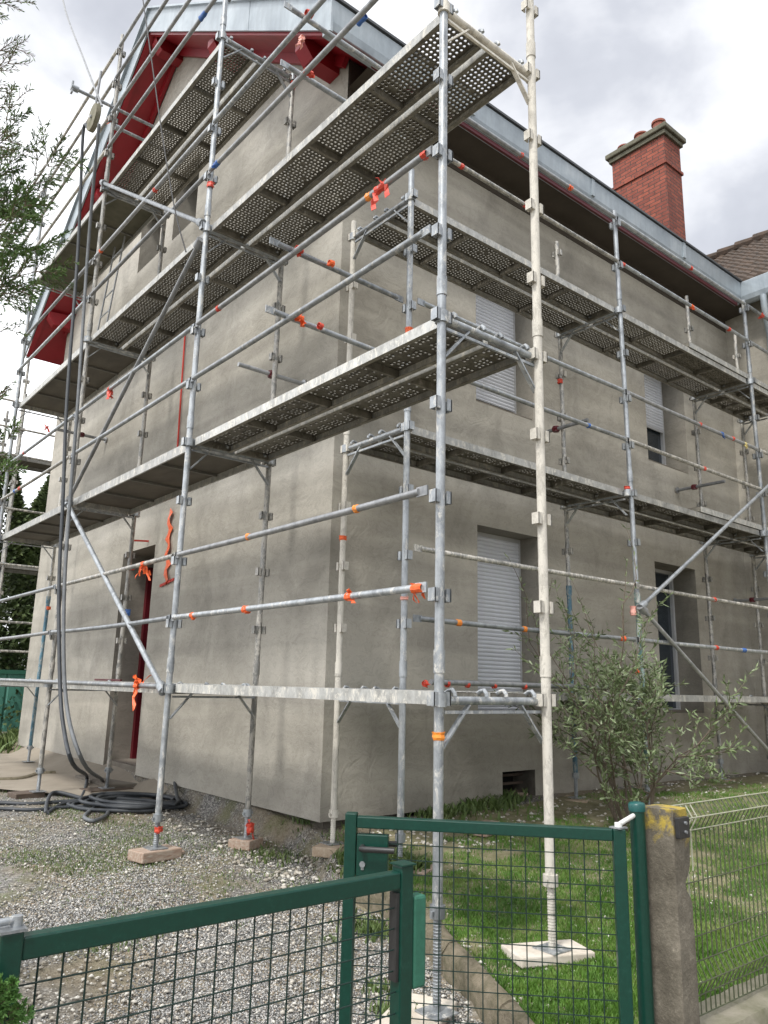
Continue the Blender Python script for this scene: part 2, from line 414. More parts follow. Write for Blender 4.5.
# ---------------------------------------------------------------- stuff: gravel, grass
def dens(x, y, s, seed): return mn.noise(Vector((x*s, y*s, seed)))*.5+.5
octV = np.array([[1, 0, 0], [-1, 0, 0], [0, 1, 0], [0, -1, 0], [0, 0, 1], [0, 0, -1]], float)
octF = np.array([[0, 2, 4], [2, 1, 4], [1, 3, 4], [3, 0, 4], [2, 0, 5], [1, 2, 5], [3, 1, 5], [0, 3, 5]])
cubV = np.array([[x, y, z] for x in (-1, 1) for y in (-1, 1) for z in (-1, 1)], float)*.75
def stones(name, pts, sizes, mat, flat=.6):
    n = len(pts); V = np.zeros((n, 6, 3)); 
    ang = rng.uniform(0, 6.283, n); ca, sa = np.cos(ang), np.sin(ang)
    sc = sizes[:, None, None]*rng.uniform(.65, 1.25, (n, 6, 1))
    B = octV[None]*sc*np.array([1, .75, flat])
    tilt = rng.uniform(-.5, .5, n); ct, st = np.cos(tilt), np.sin(tilt)
    Bx = B[..., 0]*ct[:, None]-B[..., 2]*st[:, None]; Bz = B[..., 0]*st[:, None]+B[..., 2]*ct[:, None]
    V[..., 0] = Bx*ca[:, None]-B[..., 1]*sa[:, None]; V[..., 1] = Bx*sa[:, None]+B[..., 1]*ca[:, None]; V[..., 2] = Bz
    V += np.asarray(pts)[:, None, :]
    Fx = octF[None]+np.arange(n)[:, None, None]*6
    return np_mesh(name, V.reshape(-1, 3), Fx.reshape(-1, 3), mat, rnd=np.repeat(rng.uniform(0, 1, n), 6))
def noise_in(x, y): return g(x, y)+.018*mn.noise(Vector((x*2.2, y*2.2, 0)))+.008*mn.noise(Vector((x*9, y*9, 3)))
pts = []; sz = []
while len(pts) < 95000:
    px = random.uniform(-30, 540); py = random.uniform(770, 1070) if random.random() < .8 else random.uniform(850, 1070)
    r = ray(px, py); t = (EYE-.12)/-r.z; x, y = r.x*t, r.y*t
    if y < 1.2 or y > 12 or x > xc(y)+.05: continue
    if x > 3.9 and y > 5.2: continue
    if dens(x, y, 1.1, 5)+random.uniform(-.15, .15) < .34+(.13*sstep(4.3, 6, y)): continue
    pts.append((x, y, noise_in(x, y)+.002)); sz.append(random.uniform(.0035, .0085)*(1.3 if y > 4 else 1))
o = stones('gravel', pts, np.array(sz), 'gravel'); tag(o, 'loose grey gravel over the drive', 'gravel', None, 'stuff')
pts = []; sz = []
while len(pts) < 6500:
    px = random.uniform(-10, 790); py = random.uniform(755, 1040)
    r = ray(px, py); t = (EYE-.25)/-r.z; x, y = r.x*t, r.y*t
    if y < 1.95 or y > 12 or (y > 5.3 and x > 3.75): continue
    near_wall = (x > 3.6 and y > 4.3) or (y > 4.3 and x > 3.1)
    if not near_wall and random.random() < .5: continue
    if dens(x, y, 1.8, 9) < .42 and random.random() < .8: continue
    pts.append((x, y, noise_in(x, y)+.012)); sz.append(random.choice([.008, .012, .018, .03]) if near_wall else random.choice([.005, .007, .009, .012, .018]))
o = stones('rubble', pts, np.array(sz), 'rubble', .5); tag(o, 'pale plaster and stone crumbs strewn along the wall and lawn', 'rubble', None, 'stuff')
def blades(name, pts, hs, mat, wmul=1.0, lean=.6):
    n = len(pts); pts = np.asarray(pts); hs = np.asarray(hs)
    a = rng.uniform(0, 6.283, n); w = hs*.07*wmul*rng.uniform(.7, 1.4, n)
    dx = np.cos(a)*w; dy = np.sin(a)*w
    l = rng.uniform(0, 6.283, n); k = rng.uniform(.1, lean, n)*hs
    V = np.zeros((n, 5, 3))
    V[:, 0] = pts+np.stack([-dx, -dy, np.zeros(n)], 1); V[:, 1] = pts+np.stack([dx, dy, np.zeros(n)], 1)
    V[:, 2] = pts+np.stack([dx*.8+np.cos(l)*k*.35, dy*.8+np.sin(l)*k*.35, hs*.6], 1)
    V[:, 3] = pts+np.stack([-dx*.8+np.cos(l)*k*.35, -dy*.8+np.sin(l)*k*.35, hs*.6], 1)
    V[:, 4] = pts+np.stack([np.cos(l)*k, np.sin(l)*k, hs], 1)
    b = np.arange(n)*5
    F1 = np.stack([b, b+1, b+2], 1); F2 = np.stack([b, b+2, b+3], 1); F3 = np.stack([b+3, b+2, b+4], 1)
    return np_mesh(name, V.reshape(-1, 3), np.concatenate([F1, F2, F3]), mat)
pts = []; hs = []
while len(pts) < 210000:
    px = random.uniform(320, 820); py = random.uniform(775, 1100)
    r = ray(px, py); t = (EYE-.25)/-r.z; x, y = r.x*t, r.y*t
    x += random.gauss(0, .03)
    if y < 1.86 or y > 5.1 or x < xc(y)+.055 or x > 9.5: continue
    d = dens(x, y, 1.5, 11)*.6+dens(x, y, 5, 2)*.4
    lim = .36 if y < 3.6 else .36+.14*(y-3.6)
    if 2.2 < y < 3.3 and 3.6 < x < 5: lim -= .04
    if d+random.uniform(-.07, .07) < lim: continue
    pts.append((x, y, noise_in(x, y)+.004)); hs.append(random.uniform(.010, .036)*(.6+.9*d))
o = blades('grass', pts, hs, 'grass', 1.0); tag(o, 'short green grass growing in patches on the lawn', 'grass', None, 'stuff')
pts = []; hs = []
def tuft(cx, cy, n, rad, h):
    for _ in range(n):
        x = cx+random.gauss(0, rad); y = cy+random.gauss(0, rad)
        pts.append((x, y, g(x, y))); hs.append(random.uniform(.4, 1)*h)
for px, py, n, rad, h in [(285, 833, 300, .07, .16), (312, 842, 260, .06, .15), (310, 850, 200, .1, .06), (270, 858, 250, .12, .05), (350, 862, 250, .08, .07), (405, 872, 350, .05, .13), (375, 935, 260, .05, .08), (362, 905, 160, .07, .06),
                          (395, 1015, 160, .05, .06), (340, 870, 200, .15, .05), (230, 880, 250, .2, .03), (120, 890, 500, .4, .022), (60, 850, 600, .5, .02), (180, 900, 260, .3, .022), (80, 930, 260, .25, .022), (20, 870, 500, .5, .022), (480, 808, 400, .16, .12), (440, 815, 300, .15, .10), (505, 800, 200, .1, .1), (380, 990, 80, .05, .05), (240, 930, 60, .04, .03), (330, 940, 60, .04, .03), (15, 742, 400, .3, .25), (60, 812, 200, .1, .03)]:
    p = onG(px, py); tuft(p.x, p.y, n, rad, h)
while len(pts) < 14000:
    px = random.uniform(-10, 330); py = random.uniform(790, 960)
    p = onG(px, py)
    if p.x > xc(p.y) or dens(p.x, p.y, .9, 4)+random.uniform(-.06, .06) < .56: continue
    pts.append(tuple(p)); hs.append(random.uniform(.010, .028))
o = blades('weeds', pts, hs, 'weed', 1.8, 1.0); tag(o, 'low weeds and moss tufts along the wall and in the gravel', 'weeds', None, 'stuff')

# curb
kb = thing('lawn_curb', (3.1, 3.2, g(3.1, 3.2)), 'rough brown stone edging curving between the gravel drive and the lawn', 'curb')
cpts = [(xc(y)+.01, y) for y in np.arange(1.95, 4.85, .145)]
# one continuous rough cast curb in blocks
for i in range(0, len(cpts)-4, 4):
    mb = MB(); seg = cpts[i:i+5]
    seg = [Vector((x, y, 0)) for x, y in seg]
    ring = []
    for k, p in enumerate(seg):
        d = (seg[min(k+1, 4)]-seg[max(k-1, 0)]).normalized(); s_ = Vector((d.y, -d.x, 0))
        if k == 0: p = p+d*.006
        if k == 4: p = p-d*.006
        zb = min(g(p.x-.2, p.y), g(p.x+.2, p.y)); top = g(p.x+.2, p.y)+.035
        prof = [(-.052, zb-.1), (-.05, top-.035), (-.032, top+.002), (0, top+.012), (.024, top+.004), (.036, top-.02), (.04, zb-.1)]
        ring.append([p+s_*(a+.03*mn.noise(Vector((p.x*9, p.y*9, a*30))))+Vector((0, 0, z+.03*mn.noise(Vector((p.y*11, a*20, 2))))) for a, z in prof])
    b0 = len(mb.v)
    for rg in ring: mb.v += rg
    n = 7
    for k in range(4):
        for j in range(n-1): mb.f.append((b0+k*n+j, b0+k*n+j+1, b0+(k+1)*n+j+1, b0+(k+1)*n+j))
    mb.f.append(tuple(b0+j for j in range(n))); mb.f.append(tuple(b0+4*n+j for j in reversed(range(n))))
    mb.build('curb_stone', 'stone', kb, smooth=True)

# ---------------------------------------------------------------- house
XW, YW = 3.81, 5.38          # outer faces of the two visible walls
YB = 14.0                    # far end of the gable wall
ZB = .43                     # underside of the render
YR = 9.77; SL = .74
def roofz(y): return 5.80+EYE+ (SL*(y-4.95) if y <= YR else SL*(14.59-y))   # underside of roof at y
house = thing('house', (XW, YW, .3), 'two storey house in fresh grey render with red painted eaves and zinc gutters', 'house')
def strip_wall(axis, plane, a0, a1, zb, topf, opens, breaks=(), depth=.36, inward=1, sub=1.0):
    mb = MB(); rv = []
    bs = sorted(set([a0, a1]+[o[0] for o in opens]+[o[1] for o in opens]+list(breaks)))
    fb = []
    for a, b in zip(bs, bs[1:]):
        k = max(1, int((b-a)/sub)); fb += [a+(b-a)*i/k for i in range(k)]
    fb.append(bs[-1])
    P = (lambda a, z: (plane, a, z)) if axis == 'Y' else (lambda a, z: (a, plane, z))
    for a, b in zip(fb, fb[1:]):
        mid = (a+b)/2; segs = [(zb, None)]
        os_ = sorted([o for o in opens if o[0] <= mid <= o[1]], key=lambda o: o[2]); z = zb
        for o in os_:
            mb.quad(P(a, z), P(b, z), P(b, o[2]), P(a, o[2])); z = o[3]
        mb.quad(P(a, z), P(b, z), P(b, topf(b)), P(a, topf(a)))
    return mb
# gable wall (facing the drive)
doorY0, doorY1, doorZ0, doorZ1 = 9.11, 10.14, .36, 3.15
g_open = [(doorY0, doorY1, ZB, doorZ1), (8.75, 9.48, 6.0+EYE, 7.0+EYE), (9.93, 10.70, 6.02+EYE, 7.0+EYE)]
mb = strip_wall('Y', XW, YW, YB, ZB, lambda y: roofz(y)+.02, g_open, (YR,))
mb.quad((XW, YW, ZB), (XW, doorY0, ZB), (XW+.14, doorY0, ZB), (XW+.14, YW+.14, ZB))
mb.quad((XW, doorY1, ZB), (XW, YB, ZB), (XW+.14, YB, ZB), (XW+.14, doorY1, ZB))
mb.build('wall', 'plaster', house, label='grey rendered gable wall with the red door')
# long wall (facing the garden)
w_open = [(5.63, 6.58, -.24+EYE, 1.63+EYE), (8.88, 9.87, -.24+EYE, 1.64+EYE), (5.62, 6.55, 2.96+EYE, 4.5+EYE), (8.87, 9.87, 2.98+EYE, 4.5+EYE), (5.97, 6.46, -1.07+EYE, -.79+EYE)]
ZD = 5.57+EYE
mb = strip_wall('X', YW, XW, 11.3, ZB, lambda x: ZD, w_open)
mb.quad((XW, YW, ZB), (11.3, YW, ZB), (11.3, YW+.14, ZB), (XW+.14, YW+.14, ZB))
mb.build('wall', 'plaster_shade', house, label='grey rendered long wall with roller shutters')
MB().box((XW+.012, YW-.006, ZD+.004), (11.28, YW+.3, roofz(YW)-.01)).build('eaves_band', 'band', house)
# other walls close the volume
mb = MB()
mb.poly([(XW, YB, ZB), (16, YB, ZB), (16, YB, roofz(YB)), (XW, YB, roofz(YB))])
mb.poly([(16, YW, ZB), (16, YB, ZB), (16, YB, roofz(YB)), (16, YR, roofz(YR)), (16, YW, roofz(YW))])
mb.build('rear_wall', 'plaster', house)
# foundation set back under the render
mb = MB(); mb.box((XW+.12, YW+.12, -.1), (16, doorY0, ZB+.01)); mb.box((XW+.12, doorY1, -.1), (16, YB-.1, ZB+.01)); mb.build('foundation', 'found', house)
def reveal(axis, plane, o, depth, name='reveal', mat='reveal', sill=False):
    a0, a1, z0, z1 = o; d = plane+depth
    if axis == 'X': P = lambda a, q, z: (a, q, z)
    else: P = lambda a, q, z: (q, a, z)
    mb = MB(); p = plane
    mb.quad(P(a0, p, z0), P(a0, d, z0), P(a0, d, z1), P(a0, p, z1)); mb.quad(P(a1, p, z0), P(a1, d, z0), P(a1, d, z1), P(a1, p, z1))
    mb.quad(P(a0, p, z1), P(a1, p, z1), P(a1, d, z1), P(a0, d, z1)); mb.quad(P(a0, p, z0), P(a1, p, z0), P(a1, d, z0), P(a0, d, z0))
    return mb
def shutter_mb(x0, x1, z0, z1, y, pitch=.042):
    mb = MB(); z = z1
    while z > z0+.005:
        zz = max(z0, z-pitch)
        n = 4
        for k in range(n):   # slightly convex slat
            t0, t1 = k/n, (k+1)/n
            q0 = y-.009*math.sin(math.pi*t0); q1 = y-.009*math.sin(math.pi*t1)
            za = zz+(z-zz)*(.0+.94*t0); zb_ = zz+(z-zz)*(.0+.94*t1)
            mb.quad((x0, q0, za), (x1, q0, za), (x1, q1, zb_), (x0, q1, zb_))
        mb.quad((x0, y+.004, zz+(z-zz)*.94), (x1, y+.004, zz+(z-zz)*.94), (x1, y+.004, z), (x0, y+.004, z))
        z = zz
    return mb
DEP = .36
for i, o in enumerate(w_open[:4]):
    x0, x1, z0, z1 = o; dp = .28 if i in (0, 2) else .36; yb = YW+dp
    lab = ['ground floor window nearest the corner, shutter fully down', 'ground floor window behind the bush, shutter up', 'upper floor window nearest the corner, shutter nearly down', 'upper floor window with the shutter half down'][i]
    w = reveal('X', YW, o, dp).build('window', 'reveal', house, label=lab)
    fr = MB(); t = .045
    fr.box((x0, yb-.03, z0), (x0+t, yb+.03, z1)); fr.box((x1-t, yb-.03, z0), (x1, yb+.03, z1)); fr.box((x0+t, yb-.03, z1-t), (x1-t, yb+.03, z1)); fr.box((x0+t, yb-.03, z0), (x1-t, yb+.03, z0+t))
    fr.build('frame', 'frame_white', w)
    top = z0+.03 if i == 0 else (z0+.16 if i == 2 else (z0+.70 if i == 3 else None))
    if top: shutter_mb(x0+t, x1-t, top, z1-t, yb-.035).build('shutter', 'shutter', w)
    if i in (0, 3): MB().box((x0+t, yb-.045, top-.035), (x1-t, yb-.025, top)).build('shutter_end_bar', 'frame_white', w)
    if i != 0:
        MB().quad((x0+t, yb+.01, z0+t), (x1-t, yb+.01, z0+t), (x1-t, yb+.01, z1-t), (x0+t, yb+.01, z1-t)).build('pane', 'glass', w)
        cm = MB(); cm.box(((x0+x1)/2-.03, yb-.02, z0+t), ((x0+x1)/2+.03, yb+.02, z1-t)); cm.build('mullion', 'frame_white', w)
    MB().box((x0+.004, YW+.02, z0+.003), (x1-.004, yb-.046, z0+.028)).build('sill', 'step', w)
v = reveal('X', YW, w_open[4], .3).build('cellar_vent', 'found', house); a = w_open[4]
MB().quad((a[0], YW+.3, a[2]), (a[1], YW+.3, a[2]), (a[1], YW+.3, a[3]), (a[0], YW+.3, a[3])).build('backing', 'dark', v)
for k in range(3): MB().box((a[0], YW+.16, a[2]+.05+k*.08), (a[1], YW+.18, a[2]+.075+k*.08)).build('grille_bar', 'wood_dark', v)
for o in g_open[1:]:
    w = reveal('Y', XW, o, .42).build('window', 'reveal', house, label='small attic window opening in the gable')
    MB().quad((XW+.42, o[0], o[2]), (XW+.42, o[1], o[2]), (XW+.42, o[1], o[3]), (XW+.42, o[0], o[3])).build('pane', 'glass', w)
    fr = MB(); t = .06
    fr.box((XW+.36, o[0], o[2]), (XW+.41, o[0]+t, o[3])); fr.box((XW+.36, o[1]-t, o[2]), (XW+.41, o[1], o[3])); fr.box((XW+.36, o[0]+t, o[2]), (XW+.41, o[1]-t, o[2]+t)); fr.build('frame', 'frame_white', w)
# door
dz = doorZ0+.16
door = reveal('Y', XW, (doorY0, doorY1, dz-.2, doorZ1), .42).build('door_recess', 'reveal', house)
dr = MB(); dr.box((XW+.42, doorY0, dz), (XW+.47, doorY1, 2.1+EYE-.6)); dr.build('door', 'red_door', house)
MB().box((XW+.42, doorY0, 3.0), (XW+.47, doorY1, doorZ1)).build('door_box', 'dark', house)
fr = MB(); fr.box((XW+.30, doorY0+.002, dz), (XW+.42, doorY0+.10, 2.72)); fr.box((XW+.34, doorY1-.07, dz), (XW+.42, doorY1, 3.0)); fr.build('door_frame', 'red_door', house)
dn = MB(); dn.box((XW+.405, doorY0+.22, dz+1.05), (XW+.42, doorY1-.2, dz+2.0)); dn.build('door_pane', 'glass', house)
MB().box((XW+.03, doorY0-.02+.03, .2), (XW+.42, doorY1-.01, dz)).build('door_step', 'step', house, bevel=.01)
MB().box((XW-.35, doorY0-.15, .2), (XW+.02, doorY1-.03, .355)).build('door_step', 'step', house, bevel=.015)

# roof
XE = 3.28; ZG0 = 5.79+EYE; ZG1 = 6.12+EYE; YG = 4.95; YL = 14.59
roof = thing('roof', (XE, YR, ZG0), None, None)
roof.parent = house; roof.location = Vector((XE, YR, ZG0))-wloc(house)
TH = .36
def rz(y): return roofz(y)
mb = MB()
for (ya, yb_) in ((YG, YR), (YR, YL)):
    # top covering
    mb.quad((XE+.02, ya, rz(ya)+TH), (15.9, ya, rz(ya)+TH), (15.9, yb_, rz(yb_)+TH), (XE+.02, yb_, rz(yb_)+TH))
mb.build('tiles', 'tile', roof)
mb = MB()
for (ya, yb_) in ((YG, YR), (YR, YL)):
    mb.quad((XE+.02, ya, rz(ya)), (XW+.3, ya, rz(ya)), (XW+.3, yb_, rz(yb_)), (XE+.02, yb_, rz(yb_)))
mb.build('soffit', 'red', roof)
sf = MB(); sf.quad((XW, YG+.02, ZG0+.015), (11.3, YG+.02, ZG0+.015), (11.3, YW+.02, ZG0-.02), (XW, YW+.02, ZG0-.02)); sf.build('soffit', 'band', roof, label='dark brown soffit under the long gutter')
# thin batten lines along the gable soffit
mb = MB()
mb.bar((XE+.06, YG+.05, rz(YG+.05)-.02), (XE+.06, YR, rz(YR)-.02), .07, .04); mb.bar((XE+.06, YR, rz(YR)-.02), (XE+.06, YL-.05, rz(YL-.05)-.02), .07, .04)
mb.bar((XW-.04, YW, rz(YW)-.06), (XW-.04, YR, rz(YR)-.06), .05, .11); mb.bar((XW-.04, YR, rz(YR)-.06), (XW-.04, YB, rz(YB)-.06), .05, .11)
mb.build('trim_board', 'red', roof)
MB().box((XW, YG+.03, ZG0-.035), (10.9, YG+.06, ZG0+.013)).build('gutter_board', 'red_door', roof)
for yp in (5.62, 7.75, 9.77, 11.8, 13.75):
    z = rz(yp)
    pb = MB(); w = .085; h = .26
    x0 = XE+.10
    prof = [(x0, z-.04), (x0, z-.14), (x0+.10, z-.26), (XW+.05, z-.26), (XW+.05, z-.0)]
    a_ = [Vector((x, yp-w, zz)) for x, zz in prof]; b_ = [Vector((x, yp+w, zz)) for x, zz in prof]
    if yp in (5.62,):
        pass
    pb.poly(a_); pb.poly(list(reversed(b_)))
    for k in range(5): pb.quad(a_[k], b_[k], b_[(k+1) % 5], a_[(k+1) % 5])
    pb.build('purlin_end', 'red', roof)
# zinc verge (vertical band following the slope) with joints
for (ya, yb_) in ((YG-.03, YR), (YR, YL+.03)):
    n = 3
    for k in range(n):
        y0 = ya+(yb_-ya)*k/n; y1 = ya+(yb_-ya)*(k+1)/n
        e = .004 if k % 2 else 0
        vb = MB(); x0, x1 = XE-.012-e, XE+.012
        za, zb_ = rz(y0), rz(y1)
        for (p, q) in (((x0, y0, za), (x0, y1, zb_)),):
            pass
        a4 = [(x0, y0, za-.01), (x1, y0, za-.01), (x1, y0, za+TH+.02), (x0, y0, za+TH+.02)]
        b4 = [(x0, y1, zb_-.01), (x1, y1, zb_-.01), (x1, y1, zb_+TH+.02), (x0, y1, zb_+TH+.02)]
        vb.poly(a4[::-1]); vb.poly(b4)
        for j in range(4): vb.quad(a4[j], b4[j], b4[(j+1) % 4], a4[(j+1) % 4])
        vb.build('verge_flashing', 'zinc', roof)
    vb = MB(); vb.bar((XE-.02, ya, rz(ya)+TH+.03), (XE-.02, yb_, rz(yb_)+TH+.03), .07, .025); vb.build('verge_edge', 'zinc', roof)
# eaves gutter: tall zinc box gutter in sections, slightly leaning out
def gut(p0, p1, out, name='gutter', par=None):
    mb = MB(); p0 = Vector(p0); p1 = Vector(p1); out = Vector(out)
    prof = [(0.05, .0), (0, .03), (-.02, .10), (-.035, .32), (-.02, .335), (.02, .33), (.10, .12), (.10, .0)]
    A = [p0-out*(-0)+out*(-a)*1.0*-1*-1+Vector((0, 0, z)) for a, z in prof]; B = [p1+out*(-a)+Vector((0, 0, z)) for a, z in prof]
    A = [p0+out*(-a)+Vector((0, 0, z)) for a, z in prof]
    k = len(prof)
    mb.poly(A[::-1]); mb.poly(B)
    for j in range(k): mb.quad(A[j], B[j], B[(j+1) % k], A[(j+1) % k])
    return mb.build(name, 'zinc', par)
xs_ = [XE-.01, 5.1, 7.2, 9.3, 10.97]
for a, b in zip(xs_, xs_[1:]):
    gut((a, YG, ZG0), (b-.004, YG, ZG0), (0, -1, 0), par=roof)
mb = MB(); mb.box((XE, YG-.055, ZG1+.004), (10.95, YG+.0, ZG1+.032)); mb.build('gutter_edge', 'zinc_dark', roof)
for x in xs_[1:-1]: MB().box((x-.03, YG-.042, ZG0+.10), (x+.03, YG-.036+.02, ZG1+.002)).build('gutter_joint', 'zinc', roof)
# wing: wall, roof, gutter
wing = MB(); wing.quad((11.3, -1.5, .3), (11.3, YW, .3), (11.3, YW, ZG0+.3), (11.3, -1.5, ZG0+.3)); wing.build('wing_wall', 'plaster_shade', house)
MB().box((11.31, -1.5, ZG0-.1), (16, -1.52, ZG0+.3)).build('wing_wall', 'plaster_shade', house)
WX = 10.95
for a, b in ((4.96, 2.9), (2.896, .6), (.596, -1.7)):
    gut((WX, a, ZG0+.0), (WX, b, ZG0), (-1, 0, 0), par=roof)
# tiled wing roof: rows of overlapping tiles with rounded profile
wr = MB(); RX = 14.1; nrow = 22
def wz(x): return ZG1+.0+(x-WX)*.79
ntl = 44; ylo, yhi = -1.6, 8.2
for i in range(nrow):
    x0 = WX+(RX-WX)*i/nrow; x1 = WX+(RX-WX)*(i+1)/nrow+.03
    b0 = len(wr.v); cols_ = ntl*4
    for j in range(cols_+1):
        y = ylo+(yhi-ylo)*j/cols_; ph = (j % 4)/4*2*math.pi
        jit = .006*math.sin(i*13.7+(j//4)*7.3)
        hgt = .034*math.cos(ph)+jit
        wr.v.append(Vector((x0, y, wz(x0)+.045+hgt))); wr.v.append(Vector((x1, y, wz(x1)+.01+hgt))); wr.v.append(Vector((x0, y, wz(x0)-.01)))
    for j in range(cols_):
        a = b0+j*3; wr.f.append((a, a+3, a+4, a+1)); wr.f.append((a+2, a+5, a+3, a))
wr.build('wing_roof', 'tile', roof, label='mossy brown clay tiles of the side wing')
rt = MB()
for j in range(27):
    y = ylo+.36*j; rt.tube([(RX, y, wz(RX)+.03), (RX, y+.40, wz(RX)+.055)], [.10, .12], 10)
rt.build('ridge_tiles', 'tile', roof)
MB().quad((RX, ylo, wz(RX)), (RX, yhi, wz(RX)), (16.5, yhi, wz(RX)-1.9), (16.5, ylo, wz(RX)-1.9)).build('wing_roof_rear', 'tile', roof)
# downpipe at the wing
dp = MB(); p = [Vector((WX+.02, 4.62, ZG0+.02)), Vector((WX+.03, 4.62, ZG0-.18)), Vector((WX+.12, 4.64, ZG0-.35)), Vector((11.22, 4.68, ZG0-.55)), Vector((11.24, 4.70, ZG0-1.0)), Vector((11.24, 4.70, .6))]
dp.tube(p, .05, 12); dp.build('downpipe', 'zinc', house, smooth=True)
# chimney
CYN = 6.7; cx0 = ray(670.5, 240); cx0 = cx0.x*CYN/cx0.y
cyF = ray(612.5, 172); cyF = cyF.y*cx0/cyF.x
cx1 = ray(686, 240); cx1 = cx1.x*CYN/cx1.y
zt = ray(669, 139); zt = zt.z*CYN/zt.y+EYE
ch = MB(); ch.box((cx0, CYN, 6.8), (cx1, cyF, zt-.0)); 
chim = ch.build('chimney', 'brick', house)
bnd = MB()
for e, z0, z1 in ((.03, zt-.62, zt-.56),): bnd.box((cx0-e, CYN-e, z0), (cx1+e, cyF+e, z1))
bnd.build('brick_course', 'brick', chim)
MB().box((cx0-.05, CYN-.05, zt+.002), (cx1+.05, cyF+.05, zt+.09)).build('chimney_cap', 'cap', chim, bevel=.01)
MB().box((cx0-.10, CYN-.10, zt+.092), (cx1+.10, cyF+.10, zt+.20)).build('chimney_cap', 'cap', chim, bevel=.02)
for t in (.16, .50, .84):
    y = CYN+(cyF-CYN)*t; xm = cx0+.17; h = .27 if t < .3 else .22 if t < .6 else .16
    MB().tube([(xm, y, zt+.2), (xm, y, zt+.2+h*.8), (xm, y, zt+.2+h*.82), (xm, y, zt+.2+h)], [.125, .115, .14, .135], 18).build('chimney_pot', 'pot', chim, smooth=True)

# ---------------------------------------------------------------- scaffold
RP = .0245
Z1, Z2, Z3, Z4 = EYE-.05, EYE+1.95, EYE+3.94, EYE+5.97
def plank_mesh(L, W=.325, name='plank', pitch=.034, slots=False):
    """U-shaped steel plank, length along +x from 0, width 0..W in y, top at z 0; real punched holes."""
    V = []; Fq = []
    nx = int((L-.08)/pitch); ny = int((W-.045)/pitch)
    x0 = (L-nx*pitch)/2; y0 = (W-ny*pitch)/2
    hr = .0100; d = -.006
    def q(*p): 
        i = len(V); V.extend(p); Fq.append((i, i+1, i+2, i+3))
    for i in range(nx):
        cxr = x0+(i+.5)*pitch
        rib = any(abs(cxr-L*q_/4) < .022 for q_ in (1, 2, 3))
        for j in range(ny):
            cx = x0+(i+.5)*pitch; cy = y0+(j+.5)*pitch; h = pitch/2
            sq = [(cx-h, cy-h), (cx, cy-h), (cx+h, cy-h), (cx+h, cy), (cx+h, cy+h), (cx, cy+h), (cx-h, cy+h), (cx-h, cy)]
            blocked = rib or random.random() < (.015 if not slots else .16) or (slots and (i % 5 == 4 or j % 4 == 3))
            if blocked:
                q((cx-h, cy-h, 0), (cx+h, cy-h, 0), (cx+h, cy+h, 0), (cx-h, cy+h, 0)); continue
            off = pitch*.25*(1 if i % 2 else -1)
            cc = []
            for k in range(8):
                a = math.pi*(-.75+k*.25)
                cc.append((cx+hr*math.cos(a), cy+off*.5+hr*math.sin(a)))
            for k in range(8):
                k2 = (k+1) % 8
                q((*sq[k], 0), (*sq[k2], 0), (*cc[k2], 0), (*cc[k], 0))
                q((*cc[k], 0), (*cc[k2], 0), (*cc[k2], d), (*cc[k], d))
    # solid margins
    q((0, 0, 0), (L, 0, 0), (L, y0, 0), (0, y0, 0)); q((0, W-y0, 0), (L, W-y0, 0), (L, W, 0), (0, W, 0))
    q((0, y0, 0), (x0, y0, 0), (x0, W-y0, 0), (0, W-y0, 0)); q((L-x0, y0, 0), (L, y0, 0), (L, W-y0, 0), (L-x0, W-y0, 0))
    return V, Fq
def add_to(me_v, me_f, mb):
    b = len(me_v); me_v += [tuple(p) for p in mb.v]; me_f += [tuple(b+i for i in f) for f in mb.f]
plank_cache = {}
